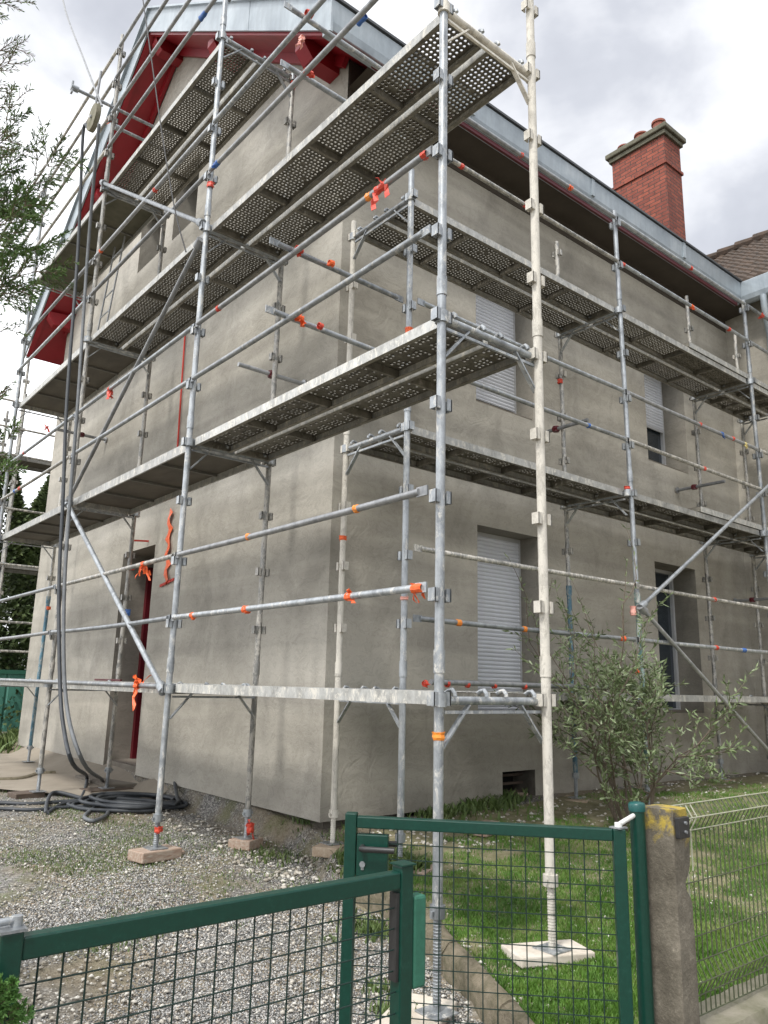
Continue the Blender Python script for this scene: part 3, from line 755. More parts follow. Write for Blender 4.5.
def plank_data(kind, L):
    key = (kind, round(L, 2))
    if key in plank_cache: return plank_cache[key]
    W = .325
    if kind in ('perf', 'slot'):
        V, Fq = plank_mesh(L, slots=kind == 'slot')
        me = bpy.data.meshes.new('plank'); me.from_pydata(V, [], Fq); me.materials.append(M['deck'])
        body = me
        fr = MB()
        fr.box((0, -.004, -.062), (L, 0, .002)); fr.box((0, W, -.062), (L, W+.004, .002))
        fr.box((0, .0002, -.0618), (L, .03, -.058)); fr.box((0, W-.03, -.0618), (L, W-.0002, -.058)); fslots = [0]*12+[1]*12
        rb = MB(); rb.bar((0, .005, -.028), (0, W-.005, -.028), .022, .05); ribs = [.007]+[L*k/4 for k in (1, 2, 3)]+[L-.007]
    else:
        W = .67
        bd = MB(); bd.box((.01, .02, -.014), (L-.01, W-.02, -.002)); 
        me = bpy.data.meshes.new('plank'); me.from_pydata([tuple(v) for v in bd.v], [], bd.f); me.materials.append(M['ply' if kind == 'ply' else 'ply_old']); body = me
        fr = MB(); fr.box((0, 0, -.075), (L, .018, .006)); fr.box((0, W-.018, -.075), (L, W, .006)); fr.box((0, .018, -.075), (.02, W-.018, .002)); fr.box((L-.02, .018, -.075), (L, W-.018, .002))
        fslots = None; rb = MB(); rb.bar((0, .02, -.026), (0, W-.02, -.026), .022, .022); ribs = [L*k/4+.05 for k in (1, 2, 3)]
    # hooks at both ends
    hk = MB()
    hk.tube([(-.045, 0, -.030), (.02, 0, .008), (.045, 0, .012), (.062, 0, -.006), (.064, 0, -.02)], .011, 8)
    fme = bpy.data.meshes.new('side_frame'); fme.from_pydata([tuple(v) for v in fr.v], [], fr.f); fme.materials.append(M['deck_edge']); fme.materials.append(M['deck'])
    if fslots: fme.polygons.foreach_set('material_index', fslots)
    rme = bpy.data.meshes.new('cross_rib'); rme.from_pydata([tuple(v) for v in rb.v], [], rb.f); rme.materials.append(M['deck' if kind in ('perf', 'slot') else 'ply_rib'])
    hme = bpy.data.meshes.new('hook'); hme.from_pydata([tuple(v) for v in hk.v], [], hk.f); hme.materials.append(M['galv'])
    plank_cache[key] = (body, fme, (rme, ribs), (hme, L), W); return plank_cache[key]
def dress(d, fme, rb_, hk_, W, hooks=True):
    o = bpy.data.objects.new('side_frame', fme); COL.objects.link(o); o.parent = d
    for x in rb_[1]:
        o = bpy.data.objects.new('cross_rib', rb_[0]); COL.objects.link(o); o.parent = d; o.location = (x, 0, 0)
    if hooks:
        for y in (.05, W-.05):
            o = bpy.data.objects.new('hook', hk_[0]); COL.objects.link(o); o.parent = d; o.location = (hk_[1], y, 0)
            o = bpy.data.objects.new('hook', hk_[0]); COL.objects.link(o); o.parent = d; o.location = (0, y, 0); o.rotation_euler = (0, 0, math.pi)
def put(name, me, parent, loc, rz=0):
    o = bpy.data.objects.new(name, me); COL.objects.link(o); o.parent = parent
    o.location = Vector(loc)-wloc(parent); o.rotation_euler = (0, 0, rz); return o
def deck(par, kind, p, L, along, first='deck'):
    """two planks side by side, p = outer lower corner"""
    lanes = 2 if kind in ('perf', 'slot') else 1
    for k in range(lanes):
        body, fme, rme, hme, W = plank_data(kind, L)
        x, y, z = p
        if along == 'Y':  # length along +y ; width along +x -> rotate 90deg maps +x->+y, +y->-x
            loc = (x+(k+1)*W+.035+k*.045, y, z); rz_ = math.pi/2
        else:
            loc = (x, y+k*(W+.045)+.035, z); rz_ = 0
        d = put('deck', body, par, loc, rz_)
        dress(d, fme, rme, hme, W)
posts_meta = []
def post(par, x, y, z0, z1, mat='galv', lower=None, jack=.28, along='X', lean=(0, 0), brk=True, r=RP, jitter=True, footplate=True):
    jx, jy = lean
    def P(z): t = (z-z0)/(z1-z0); return (x+jx*(1-t), y+jy*(1-t), z)
    zj = z0+jack
    mb = MB()
    mid = zj
    if lower: mid = lower[1]
    mb.tube([P(mid), P(z1)], r, 14)
    sl = [z for z in (Z1+.12, Z2+.12, Z3+.12, Z4+.12) if mid+.2 < z < z1-.3]
    for z in sl: mb.tube([P(z-.0), P(z+.11)], r+.0045, 14)
    if brk:
        zz = [Z1+.5*k for k in range(0, 20)]
        for z in zz:
            if mid+.05 < z < z1-.02:
                px, py, pz = P(z)
                for s in (-1, 1):
                    # U shaped cup brackets on both sides
                    if along == 'X':
                        cx = px+s*(r+.016); mb.box((cx-.016, py-.024, z-.035), (cx+.016, py-.016, z+.03)); mb.box((cx-.016, py+.016, z-.035), (cx+.016, py+.024, z+.03)); mb.box((cx+s*.009, py-.024, z-.035), (cx+s*.017, py+.024, z+.03))
                    else:
                        cy = py+s*(r+.016); mb.box((px-.024, cy-.016, z-.035), (px-.016, cy+.016, z+.03)); mb.box((px+.016, cy-.016, z-.035), (px+.024, cy+.016, z+.03)); mb.box((px-.024, cy+s*.009, z-.035), (px+.024, cy+s*.017, z+.03))
                cy = py
    po = mb.build('post', mat, par, smooth=True)
    if lower:
        lb = MB(); lb.tube([P(zj), P(lower[1]+.02)], r+.001, 14)
        for z in (lower[1]-.02,): lb.tube([P(z-.05), P(z+.05)], r+.007, 14)
        lb.build('lower_tube', lower[0], po, smooth=True)
    jb = MB(); jb.tube([P(z0+.006), P(zj+.05)], .0185, 12)
    k = z0+.03
    while k < zj-.03: jb.tube([P(k), P(k+.004), P(k+.008)], [.0185, .0205, .0185], 10, cap=False); k += .014
    jb.tube([P(zj-.035), P(zj+.02)], r+.012, 10)
    px, py, _ = P(zj)
    jb.bar((px-.05, py-.012, zj-.01), (px+.055, py+.014, zj-.01), .012, .02)
    jb.build('screw_jack', 'galv_clean' if mat != 'white_post' else 'white_post', po, smooth=True)
    if footplate:
        px, py, _ = P(z0); MB().box((px-.07, py-.07, z0), (px+.07, py+.07, z0+.006)).build('base_plate', 'galv', po)
    return po
def transom(par, a, b, z, ends=(1, 1), mat='galv'):
    a = Vector((a[0], a[1], z)); b = Vector((b[0], b[1], z)); d = (b-a).normalized()
    mb = MB(); mb.tube([a+d*.02, b-d*.02], .0215, 10)
    mb.bar(a+d*.03+Vector((0, 0, -.055)), b-d*.03+Vector((0, 0, -.055)), .016, .016)
    for s, p, dd in ((ends[0], a, d), (ends[1], b, -d)):
        if s: mb.bar(p+dd*.02+Vector((0, 0, -.22)), p+dd*.20+Vector((0, 0, -.02)), .030, .010, up=(0, 0, 1))
    # wedge heads around the posts
    for p in (a, b): mb.tube([p+Vector((0, 0, -.03)), p+Vector((0, 0, .035))], .037, 10)
    return mb.build('transom', mat, par, smooth=True)
def rail(par, a, b, mat='galv', r=.0205, flat=True, name='guard_rail', sag=0.0):
    a = Vector(a); b = Vector(b); d = (b-a).normalized(); mb = MB()
    m_ = (a+b)/2+Vector((0, 0, -sag))
    mb.tube([a+d*.05, a*.75+b*.25+Vector((0, 0, -sag*.75)), m_, a*.25+b*.75+Vector((0, 0, -sag*.75)), b-d*.05], r, 12)
    if flat:
        for p, s in ((a, 1), (b, -1)):
            mb.bar(p-d*s*.012, p+d*s*.07, .010, .052)
    return mb.build(name, mat, par, smooth=True)
def brace(par, a, b, mat='galv_clean', r=.0205, name='diagonal_brace'):
    a = Vector(a); b = Vector(b); mb = MB(); mb.tube([a, b], r, 12)
    d = (b-a).normalized()
    for p in (a+d*.03, b-d*.03): mb.tube([p-d*.045, p+d*.045], r+.018, 8)
    return mb.build(name, mat, par, smooth=True)

# ---- scaffold A along the gable wall
XO, XI = 2.65, 3.44; FY = [2.79, 5.82, 8.86, 11.9]
A = thing('scaffold', (XO, 5.82, .2), 'tall galvanised scaffold along the gable wall, its near end past the corner', 'scaffold')
def foot(x, y): return g(x, y)
foot_z = {}
pA = {}
board = {}
for i, y in enumerate(FY):
    top_o = [Z3+.10, 9.9, 9.72, 9.2][i]; top_i = [9.3, Z4+.05, Z4+.05, Z3+.1][i]
    zo = [.095, .285, .335, .36][i]; zi = [.225, .275, .325, .35][i]
    ja = [.42, .22, .22, .22][i]
    xo = XO; lo = None; li = None
    board[('o', i)] = (XO, y, zo); board[('i', i)] = (XI, y, zi)
    post(A, XO, y, zo, top_o, 'galv' if i != 2 else 'galv_dirty', None, ja, lean=[(.0, .0), (.0, .02), (.05, .10), (0, 0)][i])
    post(A, XI, y, zi, top_i, ['white_post', 'galv_dirty', 'galv_dirty', 'galv_dirty'][i], (('blue_post', 1.9+EYE-.75) if i == 3 else None), [.33, .2, .2, .2][i], r=.027 if i == 0 else RP, lean=[(-.02, -.03), (0, .06), (0, .12), (0, .1)][i])
    for z in (Z1, Z2, Z3)+((Z4,) if i in (1, 2, 3) else ()):
        if i == 3 and z == Z4: pass
        transom(A, (XO, y), (XI, y), z-.01, mat='white_post' if (i == 0 and z > Z2) else 'galv')
kindsA = {(0, 1): 'slot', (1, 1): 'ply', (2, 1): 'ply', (0, 2): 'slot', (1, 2): 'ply', (2, 2): 'ply', (0, 3): 'perf', (1, 3): 'perf', (2, 3): 'ply', (1, 4): 'perf', (2, 4): 'ply_old'}
FY2 = FY+[14.94]
for (i, lv), kd in kindsA.items():
    z = (Z1, Z2, Z3, Z4)[lv-1]
    deck(A, kd, (XO+.0, FY2[i]+.04, z+.03), FY2[i+1]-FY2[i]-.08, 'Y')
rm = ['galv', 'galv_clean', 'rail_dark', 'galv_dirty']
XR = XO-.035
for lv, z in ((1, Z1), (2, Z2), (3, Z3)):
    for dz_ in (.54, 1.04):
        n = 3
        for i in range(n):
            rail(A, (XR, FY[i]+(0 if i else .07), z+dz_), (XR, FY[i+1], z+dz_-.0), random.choice(rm), sag=random.uniform(0, .012))
for zc in (6.50, 7.0, 7.52, 8.0):
    for i in (1, 2):
        rail(A, (XR, FY[i], zc+EYE), (XR, FY[i+1], zc+EYE), 'rail_dark' if i == 1 else 'galv_dirty')
for zc in (6.50, 7.0): rail(A, (XR, FY[0]+.3, zc+EYE-1.96+.0), (XR, FY[1], zc+EYE-1.96), 'galv') if False else None
for zc in (6.5, 7.0, 7.52, 8.0): rail(A, (XR, FY[3], zc+EYE), (XR, 14.94, zc+EYE), 'galv_dirty')
rail(A, (XR, 5.7, 6.5+EYE), (XR, 2.9, 6.5+EYE), 'rail_dark') if False else None
# rails at the near part above the top deck go on to the corner
brace(A, (XR, 8.82, Z2-.02), (XR, 5.86, Z1-.02), 'galv_clean', .024)
brace(A, (XR, 8.80, Z2-.02), (XR, 5.86, Z3-.12), 'rail_dark')
brace(A, (XR, 8.86, Z4+.05), (XR, 5.84, Z3+.04), 'galv_clean', .022)
rail(A, (XR, FY[1], Z1+.01), (XR, FY[3]+2, Z1+.03), 'galv', name='ledger', flat=False)
# swing arm and lower stub for the hoist
brace(A, onX(61, 84, 2.3) if False else (2.12, 8.86, 8.62), (3.42, 8.86, 8.62), 'galv', name='hoist_arm')
MB().bar((2.12, 8.86, 8.54), (2.12, 8.86, 8.70), .05, .02, up=(1, 0, 0)).build('hoist_arm_end', 'galv', A)
brace(A, (2.7, 8.86, 8.36), (3.42, 8.86, 8.36), 'galv', name='hoist_arm')
post(A, XO, 14.94, .4, 9.2, 'galv_dirty'); post(A, XI, 14.94, .4, 8.4, 'galv_dirty')
# inner stub above top deck at frame two
# wall anchors
def anchor(par, x, y, z, d, L0, L1, mat='rail_dark', cup='redtape'):
    d = Vector(d); p = Vector((x, y, z)); mb = MB(); mb.tube([p-d*L0, p+d*L1], .021, 10); mb.tube([p+d*(L1-.015), p+d*L1], .045, 10)
    o = mb.build('wall_anchor', mat, par, smooth=True)
    cb = MB(); cb.tube([p-Vector((0, 0, .03)), p+Vector((0, 0, .03))], .036, 12); cb.tube([p-d*.03, p+d*.03], .034, 12); cb.tube([p-d.cross(Vector((0, 0, 1)))*.05, p+d.cross(Vector((0, 0, 1)))*.05], .013, 8); cb.build('coupler', 'red_door', o, smooth=True)
for (x, y, z) in ((XI, 5.85, 2.80+EYE), (XI, onX(83, 434, XI).y, onX(83, 434, XI).z)):
    anchor(A, x+.0, y+.05, z, (1, 0, 0), .35, .36)

# ---- scaffold B along the garden wall
YO, YI = 4.28, 5.06; GX = [3.71, 6.64, 9.54]
B = thing('scaffold', (6.64, YO, .4), 'galvanised scaffold along the shuttered garden wall, behind the bush', 'scaffold')
XL = 10.9
for i, x in enumerate(GX):
    zo = [.30, .44, .47][i]; zi = [.335, .46, .48][i]
    board[('bo', i)] = (x, YO, zo); board[('bi', i)] = (x, YI, zi)
    lowo = [None, ('teal_post', 2.42), None][i]; lowi = [None, ('blue_post', 1.05+EYE), None][i]
    post(B, x, YO, zo, [Z3+1.22-.05, Z3+1.17, Z3+1.14][i] if i else Z3+.25, ['galv', 'galv_clean', 'galv'][i], lowo, .2, along='Y', lean=[(0, 0), (.12, 0), (.1, 0)][i] if i else (0, 0))
    post(B, x, YI, zi, [Z3+.15, 5.1+EYE, 5.45+EYE][i], ['white_post', 'galv_dirty', 'galv_dirty'][i], lowi, .22, along='Y', lean=[(0, 0), (.06, 0), (.06, 0)][i])
    for z in (Z1, Z2, Z3): transom(B, (x, YO), (x, YI), z-.01)
post(B, XL, YI, .5, 5.3+EYE, 'galv_dirty', None, .2, along='Y')
post(B, XL, YO, .5, 5.1+EYE, 'galv_dirty', None, .2, along='Y')
for z in (Z1, Z2, Z3): transom(B, (XL, YO), (XL, YI), z-.01)
xsb = GX+[XL]
for lv, z in ((1, Z1), (2, Z2), (3, Z3)):
    for i in range(3):
        deck(B, 'perf' if (lv == 3 and i < 2) else 'slot', (xsb[i]+.04, YO+.0, z+.03), xsb[i+1]-xsb[i]-.08, 'X')
YRr = YO-.035
for z0 in (Z1, Z2, Z3):
    for dz_ in (.54, 1.06):
        for i in range(3): rail(B, (xsb[i]+(.07 if i == 0 else 0), YRr, z0+dz_), (xsb[i+1], YRr, z0+dz_), random.choice(rm), sag=random.uniform(0, .01))
        if z0 > Z1: rail(B, (2.45, YRr+.07, z0+dz_+.02), (3.66, YRr+.07, z0+dz_), 'galv')
rail(B, (3.9, YRr-.0, Z1+.09), (6.6, YRr, Z1+.08), 'rail_dark', name='ledger', flat=False)
brace(B, (6.66, YRr-.04, .80+EYE), (10.3, YRr-.04, 2.95+EYE), 'galv_clean')
brace(B, (6.66, YRr-.04, .80+EYE), (9.6, YRr-.04, -.93+EYE), 'rail_dark')
# overlapping extra planks on the two upper decks
for z in (Z2, Z3):
    body, fme, rme, hme, W = plank_data('slot', 2.8)
    d = put('deck', body, B, (8.1, YO+.02, z+.10), 0)
    dress(d, fme, rme, hme, W, False)
for (x, z) in ((6.6, 2.81+EYE), (9.5, 2.68+EYE), (10.88, 1.3+EYE)):
    anchor(B, x, YI+.05, z, (0, 1, 0), .42, .25)
# ---- scaffold C behind the far end wall
Cc = thing('scaffold', (3.4, 14.7, .35), 'far scaffold round the back corner of the house, in front of dark conifers', 'scaffold')
for (x, y) in ((2.95, 14.75), (3.42, 14.75), (2.95, 16.0), (3.42, 16.0), (5.6, 14.75), (5.6, 15.5)):
    if x == 5.6: y = y
    post(Cc, x, y, .38, Z3+1.2, 'galv_dirty', along='X')
for z in (Z1, Z2, Z3):
    transom(Cc, (2.95, 14.75), (2.95, 16.0), z); transom(Cc, (3.42, 14.75), (3.42, 16.0), z)
    for dz_ in (0, .5, 1.0):
        rail(Cc, (2.95, 14.72, z+dz_), (5.6, 14.72, z+dz_), 'galv_dirty'); rail(Cc, (2.9, 14.75, z+dz_), (2.9, 16.0, z+dz_), 'galv_dirty')
    deck(Cc, 'ply', (2.95, 14.78, z+.03), 2.6, 'X')

# ---- foot boards
def footboard(p, L, W, H, rz_, mat, label, name='wooden_block', group='blocks under the scaffold feet'):
    mb = MB(); mm = Matrix.Translation(Vector((p[0], p[1], p[2]-H-.002))) @ Matrix.Rotation(rz_, 4, 'Z') @ Matrix.Rotation(random.uniform(-.02, .02), 4, 'Y')
    mb.box((-L/2, -W/2, 0), (L/2, W/2, H), mm)
    o = mb.build(name, mat, bevel=.008); tag(o, label, 'wooden block', group); return o
bd = board
footboard((bd[('o', 0)][0]-.09, bd[('o', 0)][1]+.05, bd[('o', 0)][2]), .46, .26, .05, .5, 'whitewood', 'plaster whitened board under the nearest scaffold post, beside the gate lock')
footboard((bd[('i', 0)][0]-.02, bd[('i', 0)][1], bd[('i', 0)][2]), .42, .22, .05, -.35, 'whitewood', 'pale plaster covered board on the lawn under the whitewashed post')
footboard((XO, 5.84, .285), .34, .2, .075, .18, 'wood_red', 'worn reddish timber block on the gravel under the second outer post')
footboard((XO+.17, 5.9, .24), .12, .14, .03, .5, 'wood_red', 'small broken brown wood offcut beside the timber block on the gravel', 'wood_offcut', None)
footboard((XI, 5.88, .275), .22, .2, .075, .5, 'wood_red', 'short timber block with red tape above, under the inner post near the corner')
footboard((XO-.05, 9.01, .335), .3, .24, .07, .1, 'wood_dark', 'dark wet timber block under the outer post at the hose coil')
footboard((XI, 8.98, .325), .5, .3, .04, .1, 'wood_dark', 'thin dark board at the foot of the post in front of the red door')
footboard((XO, 11.9, .36), .3, .24, .06, .1, 'wood_dark', 'dark block under the farthest outer post, left edge of the photo')
footboard((3.71, YI, .335), .34, .2, .07, .6, 'wood', 'chipped pale timber block under the post at the house corner')
footboard((3.71, YO, .30), .3, .2, .05, .3, 'wood', 'timber block behind the gate handle under the first garden post')
footboard((6.76, YO, .44), .3, .22, .05, .3, 'wood', 'timber block hidden under the bush below the teal post')
footboard((6.70, YI, .46), .38, .26, .06, .5, 'wood', 'pale timber block left of the bush stems under the blue post')
footboard((9.64, YO, .47), .3, .22, .05, .3, 'wood', 'timber block under the outer post right of the bush')
footboard((9.6, YI, .48), .3, .22, .05, .1, 'wood', 'timber block by the wall under the inner post right of the bush')
for px, py, L, W_, H, a_, m_, lb in [(486, 836, .22, .12, .10, .3, 'wood_red', 'brown brick sized offcut lying on the lawn behind the gate'), (513, 796, .3, .08, .03, 1.9, 'wood_red', 'brown board leaning at the cellar vent'), (425, 872, .3, .1, .02, .5, 'wood_red', 'thin reddish slat between the gate and the curb'),
                                    (655, 792, .5, .14, .05, .3, 'stone', 'flat brown stone slab at the foot of the wall right of the bush')]:
    p = onG(px, py); footboard((p.x, p.y, p.z+H+.01), L, W_, H, a_, m_, lb, 'stone_slab' if m_ == 'stone' else 'wood_offcut', None)

# ---------------------------------------------------------------- ribbons of tape
RAILZ_A = [Z1+.01, Z1+.54, Z1+1.04, Z2+.54, Z2+1.04, Z3+.54, Z3+1.04]+[q+EYE for q in (6.5, 7.0, 7.52, 8.0)]
RAILZ_B = [Z1+.08]+[zz_+dd_ for zz_ in (Z1, Z2, Z3) for dd_ in (.54, 1.06)]
POSTS = [(XO, y) for y in FY]+[(XI, y) for y in FY]+[(x, YO) for x in GX]+[(x, YI) for x in GX]
def ribbon(p, d, mat, size, dangle, label, grp='warning tape tied on the scaffold'):
    p = Vector(p); d = Vector(d).normalized(); mb = MB(); rw = .0225
    if d.z > .5:
        rw = .0285
        q = min(POSTS, key=lambda c: (c[0]-p.x)**2+(c[1]-p.y)**2)
        if math.hypot(q[0]-p.x, q[1]-p.y) < .3: p.x += (q[0]-p.x)*.9; p.y += (q[1]-p.y)*.9
    else:
        zs = RAILZ_A if abs(d.y) > .5 else RAILZ_B
        q = min(zs, key=lambda z: abs(z-p.z))
        if abs(q-p.z) < .2: p.z = q-.003
    k0 = random.random()*9
    if dangle < .04 and size < .07: size *= .75
    ring = [p+d*size*t for t in (-.5, -.2, .15, .5)]
    mb.tube(ring, [rw*.95, rw*1.12, rw, rw*1.15], 9, cap=False)
    for i_, v_ in enumerate(mb.v): v_ += Vector((mn.noise(v_*40+Vector((k0, 0, 0))), mn.noise(v_*40+Vector((0, k0, 0))), mn.noise(v_*40+Vector((0, 0, k0)))))*.006
    n = int(dangle*14)
    if dangle:
        for k in range(max(3, int(3+dangle*16))):
            # crumpled strip
            a = random.uniform(0, 6.28); q = p+d*random.uniform(-.5, .5)*size; w = random.uniform(.015, .04)
            s_ = Vector((math.cos(a), math.sin(a), 0))
            L = dangle*random.uniform(.4, 1); dirv = Vector((random.uniform(-.6, .6), random.uniform(-.6, .6), -1)).normalized()
            if random.random() < .25: dirv.z = .5
            pr = None
            for j in range(5):
                c = q+dirv*L*j/4+Vector((random.uniform(-1, 1), random.uniform(-1, 1), random.uniform(-1, 1)))*.012
                s2 = (s_+Vector((random.uniform(-.5, .5), random.uniform(-.5, .5), random.uniform(-.5, .5)))).normalized()*w*.5
                cur = (c-s2, c+s2)
                if pr: mb.quad(pr[0], pr[1], cur[1], cur[0])
                pr = cur
    o = mb.build('tape_ribbon', mat); tag(o, label, 'tape', grp)
    md = o.modifiers.new('t', 'SOLIDIFY'); md.thickness = .0025
    return o
dY, dX, dZ = (0, 1, 0), (1, 0, 0), (0, 0, 1)
